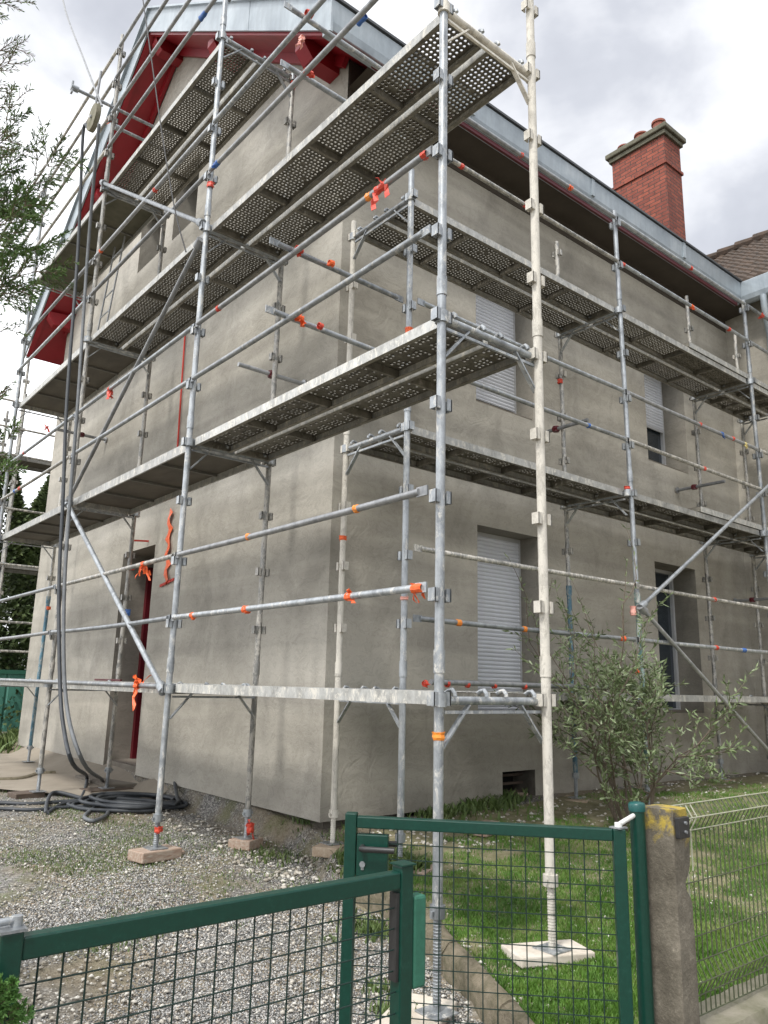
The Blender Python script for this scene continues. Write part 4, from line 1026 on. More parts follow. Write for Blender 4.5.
RB = [
 (143, 577, 'X', XR, dY, 'orange', .05, .16, 'orange tape curl hanging from the rail in front of the door opening'),
 (137, 690, 'X', XR-.02, dY, 'orange', .06, .22, 'big bunch of orange tape hanging off the lowest deck by the red door'),
 (193, 620, 'X', XR, dY, 'orange', .05, .03, 'orange wrap on the lower rail just right of the second outer post'),
 (246, 615, 'X', XR, dY, 'orange', .05, .05, 'orange tag on the lower rail midway between the second post and the corner'),
 (350, 602, 'X', XR, dY, 'orange', .05, .09, 'orange tuft on the lower rail just right of the house corner line'),
 (418, 591, 'X', XR, dY, 'orange', .07, .10, 'orange tuft at the right end of the lower rail, beside the nearest post'),
 (357, 512, 'X', XR, dY, 'amber', .04, 0, 'amber wrap on the upper rail at the house corner line, below the second deck'),
 (249, 541, 'X', XR, dY, 'amber', .04, 0, 'amber wrap on the upper rail left of the corner, below the second deck'),
 (218, 318, 'X', XR, dY, 'redtape', .05, .03, 'red wrap on the rail right of the second outer post, above the second deck'),
 (109, 399, 'X', XR, dY, 'redtape', .03, .14, 'red strip hanging beside the dark diagonal tube'),
 (101, 252, 'X', XR, dY, 'orange', .05, .03, 'orange wrap on the rail right of the third outer post, under the top deck'),
 (112, 113, 'X', XO, dY, 'orange', .07, .08, 'orange knot where the hoist arm crosses its post'),
 (155, 193, 'X', XR, dY, 'redtape', .06, .02, 'red wrap on the upper rail below the long pale diagonal tube'),
 (208, 183, 'X', XR, dZ, 'redtape', .05, .08, 'red knot tied round the second outer post at rail height'),
 (217, 165, 'X', XR, dY, 'bluetape', .07, .05, 'blue tape knot beside the red one on the second outer post'),
 (203, 20, 'X', XR, dY, 'bluetape', .12, 0, 'blue wrap on a roof level rail left of the second outer post'),
 (309, 17, 'Y', YRr, dX, 'redtape', .06, .04, 'red ball of tape where two rails cross at the top of the photo'),
 (302, 38, 'X', 2.9, dY, 'pink', .03, .11, 'pink shredded tape under the red ball at the roof corner'),
 (308, 71, 'Y', YRr, dX, 'redtape', .07, .05, 'red ball of tape on the rail end below the roof corner'),
 (297, 81, 'X', XI, dZ, 'redtape', .05, .05, 'small red tag just below the red ball at the roof corner'),
 (362, 20, 'Y', YRr, dY, 'bluetape', .10, 0, 'blue wrap on the rail in front of the zinc gutter corner'),
 (299, 255, 'Y', YRr, dX, 'redtape', .05, .05, 'red tag on the left end of the upper cross rail, above the second deck'),
 (331, 267, 'Y', YRr, dX, 'orange', .05, .03, 'orange wrap on the upper cross rail near the corner line'),
 (299, 319, 'Y', YRr, dX, 'orange', .06, .07, 'orange tuft on the left end of the lower cross rail'),
 (320, 327, 'Y', YRr, dX, 'redtape', .04, .02, 'small red wrap on the lower cross rail near the corner line'),
 (381, 205, 'X', XR, dY, 'redtape', .10, .17, 'large torn bunch of red tape under the third deck, left of the nearest post'),
 (369, 212, 'X', XR, dY, 'amber', .05, .03, 'amber tag beside the large torn bunch of red tape'),
 (425, 166, 'X', XR, dY, 'redtape', .05, .02, 'red wrap on the rail end touching the nearest post'),
 (411, 331, 'Y', YO-.03, dZ, 'orange', .07, .09, 'orange crumpled tape on the post just above the second deck edge'),
 (461, 169, 'Y', YRr, dX, 'redtape', .05, .03, 'red wrap on the rail right of the nearest post, above the third deck'),
 (521, 163, 'Y', YRr, dX, 'redtape', .05, .03, 'red wrap on the top eaves rail left of the whitewashed post'),
 (525, 211, 'Y', YRr, dX, 'redtape', .05, .03, 'red wrap on the lower eaves rail at the whitewashed post'),
 (570, 194, 'Y', YRr, dX, 'orange', .06, .05, 'orange flower of tape on the top eaves rail right of the whitewashed post'),
 (623, 270, 'Y', YRr, dX, 'redtape', .05, .02, 'red wrap on the rail just right of the third garden post top'),
 (691, 276, 'Y', YRr, dX, 'redtape', .05, .03, 'red wrap on the top eaves rail near the gutter corner'),
 (692, 314, 'Y', YRr, dX, 'orange', .05, .04, 'orange wrap on the rail above the upper deck, right of the stub post'),
 (729, 337, 'Y', YRr, dX, 'redtape', .06, .03, 'red wrap on the rail left of the last garden post'),
 (762, 322, 'Y', YRr, dX, 'redtape', .08, .06, 'red knot on the top rail at the right edge of the photo'),
 (627, 488, 'Y', YO-.0, dZ, 'redtape', .04, 0, 'red ring on the third garden post at the second deck'),
 (341, 538, 'Y', YI, dZ, 'orange', .05, .02, 'orange ring on the corner post against the wall'),
 (405, 598, 'Y', YO-.03, dZ, 'pink', .03, .03, 'pink tag on the first garden post, between the two rails'),
 (425, 685, 'Y', YRr, dX, 'redtape', .03, .03, 'red wrap on the thin ledger left of the nearest post'),
 (447, 686, 'Y', YRr, dX, 'redtape', .03, .01, 'red wrap on the thin ledger just right of the nearest post'),
 (467, 687, 'Y', YRr, dX, 'redtape', .03, .01, 'red wrap on the thin ledger left of the closed shutter'),
 (494, 688, 'Y', YRr, dX, 'redtape', .03, .01, 'red wrap on the thin ledger in front of the closed shutter'),
 (524, 689, 'Y', YRr, dX, 'redtape', .03, .02, 'red wrap on the thin ledger right of the closed shutter'),
 (438, 736, 'X', XO, dZ, 'amber', .05, 0, 'amber ring on the nearest post below the lowest deck'),
 (458, 618, 'Y', YRr, dX, 'amber', .06, 0, 'amber wrap on the lower rail at the left edge of the closed shutter'),
 (524, 627, 'Y', YRr, dX, 'amber', .05, 0, 'pale amber wrap on the lower rail left of the whitewashed post'),
 (622, 637, 'Y', YRr, dX, 'orange', .08, 0, 'orange sleeve on the lower rail left of the teal post'),
 (635, 611, 'Y', YO-.0, dZ, 'pink', .09, 0, 'pink ring on the teal post where the braces meet'),
 (639, 671, 'Y', YO-.02, dZ, 'orange', .05, .02, 'orange ring on the teal post inside the bush'),
 (714, 603, 'Y', YRr, dX, 'redtape', .06, 0, 'red wrap on the upper rail at the right, beneath the diagonal brace'),
 (743, 650, 'Y', YRr, dX, 'bluetape', .08, 0, 'blue wrap on the lower rail near the right edge'),
 (716, 648, 'Y', YRr, dX, 'redtape', .06, 0, 'red wrap on the lower rail left of the blue one'),
 (722, 447, 'Y', YRr, dX, 'bluetape', .05, .10, 'bright blue tape bow under the rail beside the last window'),
 (733, 446, 'Y', YRr, dX, 'redtape', .05, .02, 'red wrap just right of the bright blue tape bow'),
 (745, 449, 'Y', YRr, dX, 'yellowtape', .04, .05, 'pale yellow tag on the rail left of the last garden post'),
 (700, 432, 'Y', YRr, dX, 'redtape', .05, .02, 'red wrap on the rail at the right side of the upper window'),
 (704, 473, 'Y', YRr, dX, 'redtape', .05, .02, 'red wrap on the lower rail beneath the upper right window'),
 (588, 428, 'Y', YRr, dX, 'bluetape', .04, .03, 'blue tag on the lower rail beyond the whitewashed post'),
 (556, 380, 'Y', YI, dZ, 'redtape', .05, .05, 'red knot on the inner post under the third deck'),
 (162, 831, 'X', XO, dZ, 'redtape', .05, .03, 'red mark wrap near the foot of the second outer post'),
 (251, 828, 'X', XI, dZ, 'redtape', .07, .12, 'red and white tape bundle at the foot of the inner post near the corner'),
 (49, 608, 'X', XI, dZ, 'orange', .06, 0, 'orange ring on the blue based far post'),
 (45, 705, 'X', 0, dY, 'x', 0, 0, ''),
 (15, 494, 'X', XR, dY, 'bluetape', .08, .04, 'blue knot on the far left rail above the second deck'),
 (19, 498, 'X', XR, dY, 'redtape', .09, .03, 'red knot next to the blue one on the far left rail'),
 (24, 456, 'X', XR, dY, 'redtape', .06, .02, 'red wrap on the upper far left rail beneath the third deck'),
 (47, 427, 'X', XI, dY, 'redtape', .05, .14, 'red flap hanging under the far end of the third deck'),
 (134, 568, 'X', XI, dZ, 'redtape', .05, .02, 'red ring on the inner post in front of the door head'),
 (131, 612, 'X', XI, dZ, 'bluetape', .07, 0, 'blue ring on the inner post in front of the door'),
]
for px, py, ax, pl, d, mat, size, dang, lab in RB:
    if not lab: continue
    p = onX(px, py, pl) if ax == 'X' else onY(px, py, pl)
    ribbon(p, d, mat, size, dang, lab)
# orange strip and red cord on the gable wall
mb = MB(); pr = None
for k in range(16):
    t = k/15; c = onX(170-5*t+1.5*math.sin(k*1.9), 508+77*t, XW-.03); w = (.035+.03*math.sin(k*1.3)**2)*(1 if 0 < k < 15 else .3)
    cur = (c+Vector((-.01*math.sin(k), -w, 0)), c+Vector((.008, w, 0)))
    if pr: mb.quad(pr[0], pr[1], cur[1], cur[0])
    pr = cur
o = mb.build('tape_strip', 'orange'); tag(o, 'long ragged orange tape strip hanging on the wall right of the door opening', 'tape'); md = o.modifiers.new('s', 'SOLIDIFY'); md.thickness = .003
mb = MB(); mb.bar(onX(160, 586, XW-.02), onX(174, 579, XW-.02), .012, .03); o = mb.build('metal_bracket', 'cord'); tag(o, 'small red bracket on the wall under the orange tape strip', 'bracket')
mb = MB(); mb.bar((XW-.22, 9.34, 3.20), (XW-.0, 9.34, 3.22), .02, .02); o = mb.build('wall_pin', 'cord'); tag(o, 'short dark red pin sticking out of the wall above the door', 'pin')
mb = MB(); mb.tube([onX(185, 335, XW-.02), onX(182, 380, XW-.025), onX(177, 456, XW-.02)], .011, 6); o = mb.build('plumb_cord', 'cord'); tag(o, 'thin red vertical cord stretched on the gable wall between the second and third deck', 'cord')
# red bar on lowest deck at the door
mb = MB(); mb.bar((XI-.1, 8.6, Z1+.05), (XI-.1, 9.4, Z1+.05), .02, .02); o = mb.build('spirit_level', 'red_door'); tag(o, 'thin dark red bar lying on the lowest deck in front of the door', 'bar')

# ---------------------------------------------------------------- ladder
lad = thing('ladder', (3.3, 9.9, Z3+.06), 'thin metal access ladder between the third and the top deck', 'ladder')
for s in (0, 1):
    q0 = Vector((3.25, 10.35+s*.36-.8*0, Z3+.06)); q1 = Vector((3.25, 9.75+s*.36, Z4))
    MB().tube([q0, q1], .012, 8).build('ladder_rail', 'rail_dark', lad)
for k in range(7):
    t = (k+.6)/7.2; a = Vector((3.25, 10.35, Z3+.06)).lerp(Vector((3.25, 9.75, Z4)), t); MB().tube([a, a+Vector((0, .36, 0))], .010, 6).build('rung', 'galv', lad)

# ---------------------------------------------------------------- hoist pulley, ropes, hoses, cable
pc = onX(94, 118, 2.30)
pul = thing('pulley_block', pc, 'weathered grey hoist pulley hanging from the swing arm at the roof', 'pulley')
mb = MB(); mb.tube([pc+Vector((-.03, 0, 0)), pc+Vector((-.028, 0, 0)), pc+Vector((.028, 0, 0)), pc+Vector((.03, 0, 0))], [.14, .165, .165, .14], 22); mb.build('pulley_cover', 'plinth', pul, smooth=True)
mb = MB(); mb.tube([pc+Vector((0, 0, .15)), Vector((pc.x, pc.y-.06, 8.62))], .014, 8); mb.build('hook', 'rail_dark', pul)
mb = MB(); mb.tube([pc+Vector((-.05, 0, 0)), pc+Vector((.05, 0, 0))], .02, 8); mb.build('axle', 'rail_dark', pul)
def hose(pts, r, mat, name, lab, cat, n=8, sub=6):
    # catmull-rom
    P = [Vector(p) for p in pts]; out = []
    for i in range(len(P)-1):
        p0 = P[max(i-1, 0)]; p1 = P[i]; p2 = P[i+1]; p3 = P[min(i+2, len(P)-1)]
        for k in range(sub):
            t = k/sub; out.append(.5*((2*p1)+(p2-p0)*t+(2*p0-5*p1+4*p2-p3)*t*t+(3*p1-p0-3*p2+p3)*t**3))
    out.append(P[-1]); mb = MB(); mb.tube(out, r, n); o = mb.build(name, mat, smooth=True); tag(o, lab, cat); return o
XH = 2.42
def gp(px, py, up=.02):
    p = onG(px, py); p.z += up; return p
ha = [onX(88, 128, 2.3), onX(83, 135, 2.3), onX(78, 250, XH), onX(67, 400, XH), onX(63, 500, XH), onX(59, 585, XH), onX(60, 683, XH), onX(64, 730, XH-.0), onX(73, 764, XH+.05), gp(86, 786, .10), gp(80, 801), gp(60, 807), gp(46, 815), gp(52, 801, .08), gp(80, 803, .05), gp(105, 808)]
hose(ha, .019, 'hose', 'hoist_hose', 'dark grey hose hanging from the pulley, the left one of the two', 'hose', 10)
hb = [onX(99, 128, 2.3), onX(98, 135, 2.3), onX(88, 250, XH+.05), onX(78, 400, XH+.05), onX(70, 500, XH+.05), onX(64, 600, XH+.03), onX(66, 700, XH+.03), onX(83, 762, XH+.1), gp(102, 788, .08), gp(101, 800), gp(108, 814), gp(95, 823), gp(84, 819), gp(95, 809)]
hose(hb, .018, 'hose_light', 'hoist_hose', 'paler grey hose hanging from the pulley, the right one of the two, reaching the coil', 'hose', 10)
hose([onX(60, -60, 2.3), onX(63, 0, 2.3), onX(84, 60, 2.3), onX(102, 106, 2.3)], .012, 'rail_dark', 'hoist_rope', 'thin grey rope running up from the pulley out of the photo', 'rope', 6)
hose([onX(138, -40, 2.4), onX(143, 0, 2.4), onX(153, 70, 2.42), onX(163, 140, 2.45), onX(175, 210, 2.5), onX(186, 252, 2.55)], .0065, 'cable', 'electric_cable', 'black twisted cable hanging in front of the red gable eaves', 'cable', 6)
hose([gp(-30, 806), gp(0, 805), gp(30, 806), gp(60, 804), gp(100, 802, .03), gp(130, 800)], .019, 'hose', 'ground_hose', 'dark hose lying on the gravel towards the left edge', 'hose')
hose([gp(-30, 812), gp(0, 811), gp(35, 812), gp(70, 809), gp(110, 809, .03), gp(140, 811)], .017, 'hose', 'ground_hose', 'second dark hose on the gravel at the left, in front of the other', 'hose')
hose([gp(-5, 783), gp(20, 782), gp(38, 777), gp(55, 776)], .045, 'stone', 'drain_pipe', 'short grey pipe lying on the path at the left edge', 'pipe')
cc = onG(132, 808); pts = []
NT = 8
for k in range(NT*16):
    a = k/16*2*math.pi; lp = k//16; lay = lp % 4
    rx = .46+.26*mn.noise(Vector((lp*1.7, 1, 0)))+.05*mn.noise(Vector((k*.2, 1, 5))); ry = .27+.20*mn.noise(Vector((lp*2.3, 7, 0)))+.05*mn.noise(Vector((k*.23, 4, 5)))
    ox = .30*mn.noise(Vector((k*.045, 3, 3))); oy = .26*mn.noise(Vector((k*.045, 9, 3)))
    x = cc.x+(rx*math.cos(a)+ox)*.77+(ry*math.sin(a)+oy)*.62; y = cc.y-(rx*math.cos(a)+ox)*.64+(ry*math.sin(a)+oy)*.755
    x = min(x, 3.72)
    pts.append((x, y, g(x, y)+.028+.018*lay+.015*abs(mn.noise(Vector((k*.2, 5, 1))))))
pts += [Vector(gp(172, 802, .05)), Vector(gp(196, 803)), Vector(gp(212, 806))]
hose(pts, .018, 'hose', 'hose_coil', 'tangled coil of dark hose on the gravel beside the door path', 'hose', 8, 2)

# ---------------------------------------------------------------- gate
GYl = 1.8; GZ = EYE-.284*1.8
def mesh_panel(p0, p1, zt_, zb_, step, r, vr):
    p0 = Vector(p0); p1 = Vector(p1); d = (p1-p0); L = d.length; d.normalize(); nrm = Vector((d.y, -d.x, 0)); mb = MB()
    n = int(L/step)
    for i in range(1, n+1):
        q = p0+d*(i*L/(n+1)); j = random.uniform(-.001, .001)
        mb.tube([(q.x+j, q.y, zt_), (q.x, q.y, zb_)], vr, 5, cap=False)
    z = zt_-step
    while z > zb_+.01:
        a = p0+nrm*.0045; b = p1+nrm*.0045; bow = random.uniform(-.005, .005)
        mid = (a+b)/2
        mb.tube([(a.x, a.y, z), (mid.x, mid.y, z+bow), (b.x, b.y, z)], r, 5, cap=False); z -= step
    return mb
def rpost(mb, x, y, z0, z1, w=.045, ang=0):
    m_ = Matrix.Translation((x, y, 0)) @ Matrix.Rotation(ang, 4, 'Z'); mb.box((-w/2, -w/2, z0), (w/2, w/2, z1), m_)
# leaf 1 (lock side, closed line)
lx0, lx1 = .50, 1.572
L1 = thing('garden_gate', (lx0, GYl, .05), 'dark green wire mesh gate leaf in the left foreground with the strike box', 'gate', 'two leaves of the green garden gate')
mb = MB(); rpost(mb, lx0+.02, GYl, .08, GZ+.012); rpost(mb, lx1, GYl, .08, GZ+.015, .045)
mb.box((lx0+.0425, GYl-.019, GZ-.045), (lx1-.0225, GYl+.019, GZ)); mb.box((lx0+.0425, GYl-.019, .10), (lx1-.0225, GYl+.019, .14))
mb.build('gate_frame', 'green', L1, bevel=.004)
mesh_panel((lx0+.03, GYl, 0), (lx1-.02, GYl, 0), GZ-.04, .14, .0535, .0021, .0024).build('wire_mesh', 'green_wire', L1)
MB().box((lx1-.028, GYl-.03, GZ+.016), (lx1+.026, GYl+.026, GZ+.02)).build('post_cap', 'green', L1)
sb = MB(); sb.box((lx1+.026, GYl-.022, GZ-.31), (lx1+.075, GYl+.022, GZ-.07)); sb.build('strike_box', 'green_light', L1, bevel=.008)
MB().box((lx1-.034, GYl-.016, GZ-.28), (lx1-.0235, GYl+.016, GZ-.055)).build('strike_plate', 'black', L1)
hb_ = MB(); hb_.tube([(lx0+.03, GYl, GZ+.03), (lx0+.0, GYl-.005, GZ+.031), (lx0-.12, GYl-.02, GZ+.034)], .008, 8); hb_.tube([(lx0+.03, GYl, GZ+.012), (lx0+.03, GYl, GZ+.038)], .012, 12); hb_.build('hinge_bolt', 'galv', L1, smooth=True)
MB().box((lx0-.006, GYl-.028, GZ+.0125), (lx0+.046, GYl+.026, GZ+.018)).build('post_cap', 'galv', L1)
# left gate post
gp_ = thing('gate_post', (lx0-.16, GYl-.03, 0), 'dark green round post hinging the left gate leaf, just outside the left edge', 'post')
MB().tube([(lx0-.16, GYl-.03, .0), (lx0-.16, GYl-.03, GZ+.08)], .035, 16).build('tube', 'green', gp_, smooth=True)
# leaf 2 (open inwards)
h0 = Vector((2.615, 1.79, 0)); e0 = Vector((1.935, 2.52, 0)); dd = (e0-h0).normalized(); an = math.atan2(dd.y, dd.x)
GZ2 = GZ+.02
L2_ = thing('garden_gate', (h0.x, h0.y, .1), 'dark green wire mesh gate leaf standing ajar with the black lever handle', 'gate', 'two leaves of the green garden gate')
mb = MB(); rpost(mb, h0.x, h0.y, .1, GZ2, .045, an); rpost(mb, e0.x, e0.y, .1, GZ2+.014, .045, an)
mb.bar((h0+dd*.0235)+Vector((0, 0, GZ2-.022)), (e0-dd*.0235)+Vector((0, 0, GZ2-.018)), .038, .042); mb.bar((h0+dd*.0235)+Vector((0, 0, .14)), (e0-dd*.0235)+Vector((0, 0, .14)), .038, .042)
mb.build('gate_frame', 'green', L2_, bevel=.004)
mesh_panel(h0+dd*.02, e0-dd*.02, GZ2-.04, .16, .0535, .0021, .0024).build('wire_mesh', 'green_wire', L2_)
nn_ = Vector((dd.y, -dd.x, 0))
if nn_.y > 0: nn_ = -nn_
lk = MB(); m_ = Matrix.Translation(e0-dd*.085) @ Matrix.Rotation(an, 4, 'Z'); lk.box((-.06, -.02, GZ2-.21), (.06, .02, GZ2-.06), m_); lock = lk.build('lock_case', 'green', L2_, bevel=.004)
hd = MB(); c0 = e0-dd*.05
for s_ in (-1, 1):
    q = c0+nn_*s_*.022+Vector((0, 0, GZ2-.105)); hd.tube([q, q+nn_*s_*.035, q+nn_*s_*.04-dd*.01, q+nn_*s_*.042-dd*.125], .011, 10)
hd.build('lever_handle', 'black', lock, smooth=True)
ky = MB(); q = c0+nn_*.022+Vector((0, 0, GZ2-.165)); ky.tube([q, q+nn_*.006], .011, 12); ky.box((q.x-.004, q.y-.004, q.z-.02), (q.x+.004, q.y+.004, q.z)); ky.build('key_cylinder', 'galv', lock)
# hinge and round post
rp = Vector((2.755, 1.80, 0))
hb_ = MB(); hb_.tube([h0+Vector((0, 0, GZ2+.012)), h0+Vector((.03, 0, GZ2+.02)), rp+Vector((-.02, 0, GZ2+.035))], .009, 8); hb_.tube([h0+Vector((0, 0, GZ2)), h0+Vector((0, 0, GZ2+.02))], .014, 10); hb_.build('hinge_bolt', 'whitetape', L2_, smooth=True)
MB().box((h0.x-.024, h0.y-.024, GZ2+.001), (h0.x+.024, h0.y+.024, GZ2+.006)).build('post_cap', 'galv', L2_)
gpo = thing('gate_post', (rp.x, rp.y, 0), 'dark green round steel post between the gate leaf and the concrete pillar', 'post')
zt2 = EYE-.229*1.8
MB().tube([rp, rp+Vector((0, 0, zt2-.02))], .028, 20).build('tube', 'green', gpo, smooth=True)
MB().tube([rp+Vector((0, 0, zt2-.03)), rp+Vector((0, 0, zt2-.008)), rp+Vector((0, 0, zt2)), rp+Vector((0, 0, zt2+.004))], [.031, .032, .028, .012], 20).build('cap', 'teal_cap', gpo, smooth=True)
# concrete pillar with a broken notch
cp = thing('concrete_pillar', (2.87, 1.75, 0), 'old concrete pillar with yellow lichen on top and a chipped edge', 'pillar')
mb = MB(); x0, x1, y0, y1 = 2.805, 2.93, 1.685, 1.815; zt_ = EYE-.43
levels = 40; sides = 6
for k in range(levels+1):
    z = -.1+(zt_+.1)*k/levels
    notch = .045*math.exp(-((z-(zt_-.27))/.045)**2)
    top = .006 if k == levels else 0
    def jn(a, b): return .004*mn.noise(Vector((a*20, z*14, b)))
    P_ = []
    def edge(ax, ay, bx, by, n):
        for i in range(n): t = i/n; P_.append([ax+(bx-ax)*t, ay+(by-ay)*t])
    bv = .007+top
    edge(x0+bv, y0, x1-bv-notch, y0, sides); edge(x1-notch, y0+bv, x1, y1-bv, sides) ; edge(x1-bv, y1, x0+bv, y1, sides); edge(x0, y1-bv, x0, y0+bv, sides)
    for q in P_: mb.v.append(Vector((q[0]+jn(q[0]+q[1], 1), q[1]+jn(q[0]*2+q[1], 2), z+(0 if k < levels else jn(q[0], q[1])*1.5))))
nn = sides*4
for k in range(levels):
    for j in range(nn): a = k*nn+j; b = k*nn+(j+1) % nn; mb.f.append((a, b, b+nn, a+nn))
mb.f.append(tuple(levels*nn+j for j in range(nn)))
mb.build('pillar', 'pillar', cp, smooth=True)
MB().box((x0+.012, y0-.022, zt_-.10), (x0+.085, y0-.002, zt_-.025)).build('fence_clamp', 'black', cp, bevel=.003)
bt = MB()
for k in (0, 1): bt.tube([(x0+.05, y0-.022, zt_-.045-.032*k), (x0+.05, y0-.03, zt_-.045-.032*k)], .006, 8)
bt.build('clamp_screw', 'galv', cp)
# welded wire fence panel
fx0, fx1 = 2.935, 5.45
fence = thing('wire_fence', (fx0, GYl, .28), 'rigid folded wire fence panel right of the pillar, cream wires at its left end', 'fence')
zT = EYE-.245*1.8; prof = [(zT, 0), (zT-.05, -.03), (zT-.105, 0), (EYE-.74+.04, 0), (EYE-1.02, 0), (EYE-1.07, -.03), (EYE-1.12, 0), (EYE-1.22, 0)]
prof = [(EYE-.441, .0), (EYE-.49, -.032), (EYE-.545, .0), (EYE-1.03, 0), (EYE-1.09, -.032), (EYE-1.15, 0), (EYE-1.22, 0)]
cream = MB(); dull = MB(); n = int((fx1-fx0)/.037)
for i in range(n+1):
    x = fx0+.012+i*.037
    mbx = cream if i < 6 else dull
    pts = [(x, GYl+dy, z) for z, dy in prof]
    if i < 6:
        zc_ = [EYE-1.0, EYE-1.03, EYE-.9, EYE-.95, EYE-.8, EYE-.7][i]
        cream.tube([p for p in pts if p[2] > zc_]+[(x, GYl, zc_)], .0033, 6); dull.tube([(x, GYl, zc_)]+[p for p in pts if p[2] < zc_], .0025, 6)
    else: dull.tube(pts, .0029, 6)
for z, dy in prof[:3]:
    cream.tube([(fx0, GYl+dy-.004, z), (fx1, GYl+dy-.004, z)], .0028, 6)
cream.build('wires', 'cream_wire', fence, label='cream wires at the left end and top of the fence')
for z, dy in ((EYE-.74, 0), (EYE-.94, 0), (EYE-1.03, 0), (EYE-1.09, -.032), (EYE-1.15, 0), (EYE-1.22, 0)):
    dull.tube([(fx0, GYl+dy-.004, z), (fx1, GYl+dy-.004, z)], .0026, 6)
dull.build('wires', 'dull_wire', fence, label='dull grey green wires')
MB().box((fx1+.0, GYl-.03, -.1), (fx1+.05, GYl+.03, EYE-.42)).build('fence_post', 'green', fence)
# plinth under fence
pl = MB()
nx_ = 60
for k in range(nx_+1):
    x = 2.935+(fx1+.1-2.935)*k/nx_
    zt_l = EYE-1.245+.01*mn.noise(Vector((x*6, 0, 0)))
    e = .008*mn.noise(Vector((x*9, 4, 0)))
    pl.v += [Vector((x, 1.70+e, -.1)), Vector((x, 1.70+e, zt_l-.03)), Vector((x, 1.715+e, zt_l)), Vector((x, 1.90-e, zt_l+.004)), Vector((x, 1.91, zt_l-.03)), Vector((x, 1.91, -.1))]
for k in range(nx_):
    for j in range(5): a = k*6+j; pl.f.append((a, a+1, a+7, a+6))
pl.f.append(tuple(range(6)))
o = pl.build('low_wall', 'plinth', smooth=True); tag(o, 'low mossy concrete plinth under the wire fence', 'low wall')

# ---------------------------------------------------------------- olive bush
def leafset(centers, dirs, L, Wd, name, mat, par, fold=.25):
    n = len(centers); c = np.asarray(centers); d = np.asarray(dirs); d /= np.linalg.norm(d, axis=1, keepdims=True)
    rnd = rng.normal(size=(n, 3)); s = np.cross(d, rnd); s /= np.linalg.norm(s, axis=1, keepdims=True); up = np.cross(s, d)
    Ls = (L*rng.uniform(.7, 1.3, n))[:, None]; Ws = (Wd*rng.uniform(.7, 1.3, n))[:, None]
    V = np.zeros((n, 4, 3)); V[:, 0] = c; V[:, 1] = c+d*Ls*.5+s*Ws+up*Ws*fold; V[:, 2] = c+d*Ls; V[:, 3] = c+d*Ls*.5-s*Ws+up*Ws*fold
    Fq = np.arange(n*4).reshape(-1, 4); 
    T = np.concatenate([Fq[:, [0, 1, 2]], Fq[:, [0, 2, 3]]])
    o = np_mesh(name, V.reshape(-1, 3)-np.array(wloc(par)), T, mat); o.parent = par; return o
ol = thing('olive_bush', (6.08, 4.0, g(6.08, 4.0)), 'grey green olive bush growing on the lawn in front of the scaffold', 'bush')
stem = MB(); lc = []; ld = []; b0 = Vector((6.08, 4.0, g(6.08, 4.0)-.03))
def grow(p, d, L, r, depth):
    pts = [p]; q = p.copy(); dd_ = d.copy(); n = 6
    for k in range(n):
        dd_ = (dd_+Vector((random.gauss(0, .13), random.gauss(0, .13), random.gauss(.02, .09)))).normalized()
        q = q+dd_*L/n; pts.append(q.copy())
        if depth < 2 and k >= 1:
            for _ in range(random.choice((1, 2)) if depth == 0 else 1):
                nd = (dd_*.75+Vector((random.gauss(0, .55), random.gauss(0, .55), random.gauss(.15, .35)))).normalized()
                grow(q, nd, L*random.uniform(.35, .6), r*.45, depth+1)
        if depth >= 1:
            m = 2 if depth == 1 else 3
            for _ in range(m):
                t = random.random(); a = pts[-2].lerp(pts[-1], t)
                lc.append(tuple(a)); v_ = (dd_*.7+Vector((random.gauss(0, .6), random.gauss(0, .6), random.gauss(0, .5)))).normalized(); ld.append(tuple(v_))
    stem.tube(pts, [max(.0012, r*(1-.8*i/n)) for i in range(n+1)], 5)
for k in range(9):
    a = 2*math.pi*k/9+random.uniform(-.2, .2); sp = random.uniform(.15, .95)
    d = Vector((math.cos(a)*sp*1.2, math.sin(a)*sp*.9, 1)); q_ = d.x*-.77+d.y*.64
    if q_ > 0: d = d-Vector((-.77, .64, 0))*q_*.5
    d.normalize()
    grow(b0+Vector((math.cos(a)*.12, math.sin(a)*.12, 0)), d, random.uniform(.95, 1.3), .015, 0)
# the tall lean shoot beside the teal post and one low shoot to the left
grow(b0, Vector((.05, .1, 1)).normalized(), 1.95, .014, 1)
grow(b0, Vector((.02, .25, 1)).normalized(), 1.85, .014, 1)
grow(b0+Vector((0, 0, .5)), Vector((-.75, .55, .55)).normalized(), 1.0, .010, 1)
stem.build('stems', 'olive_stem', ol)
leafset(lc, ld, .066, .0078, 'foliage', 'olive', ol)
print('olive leaves', len(lc))

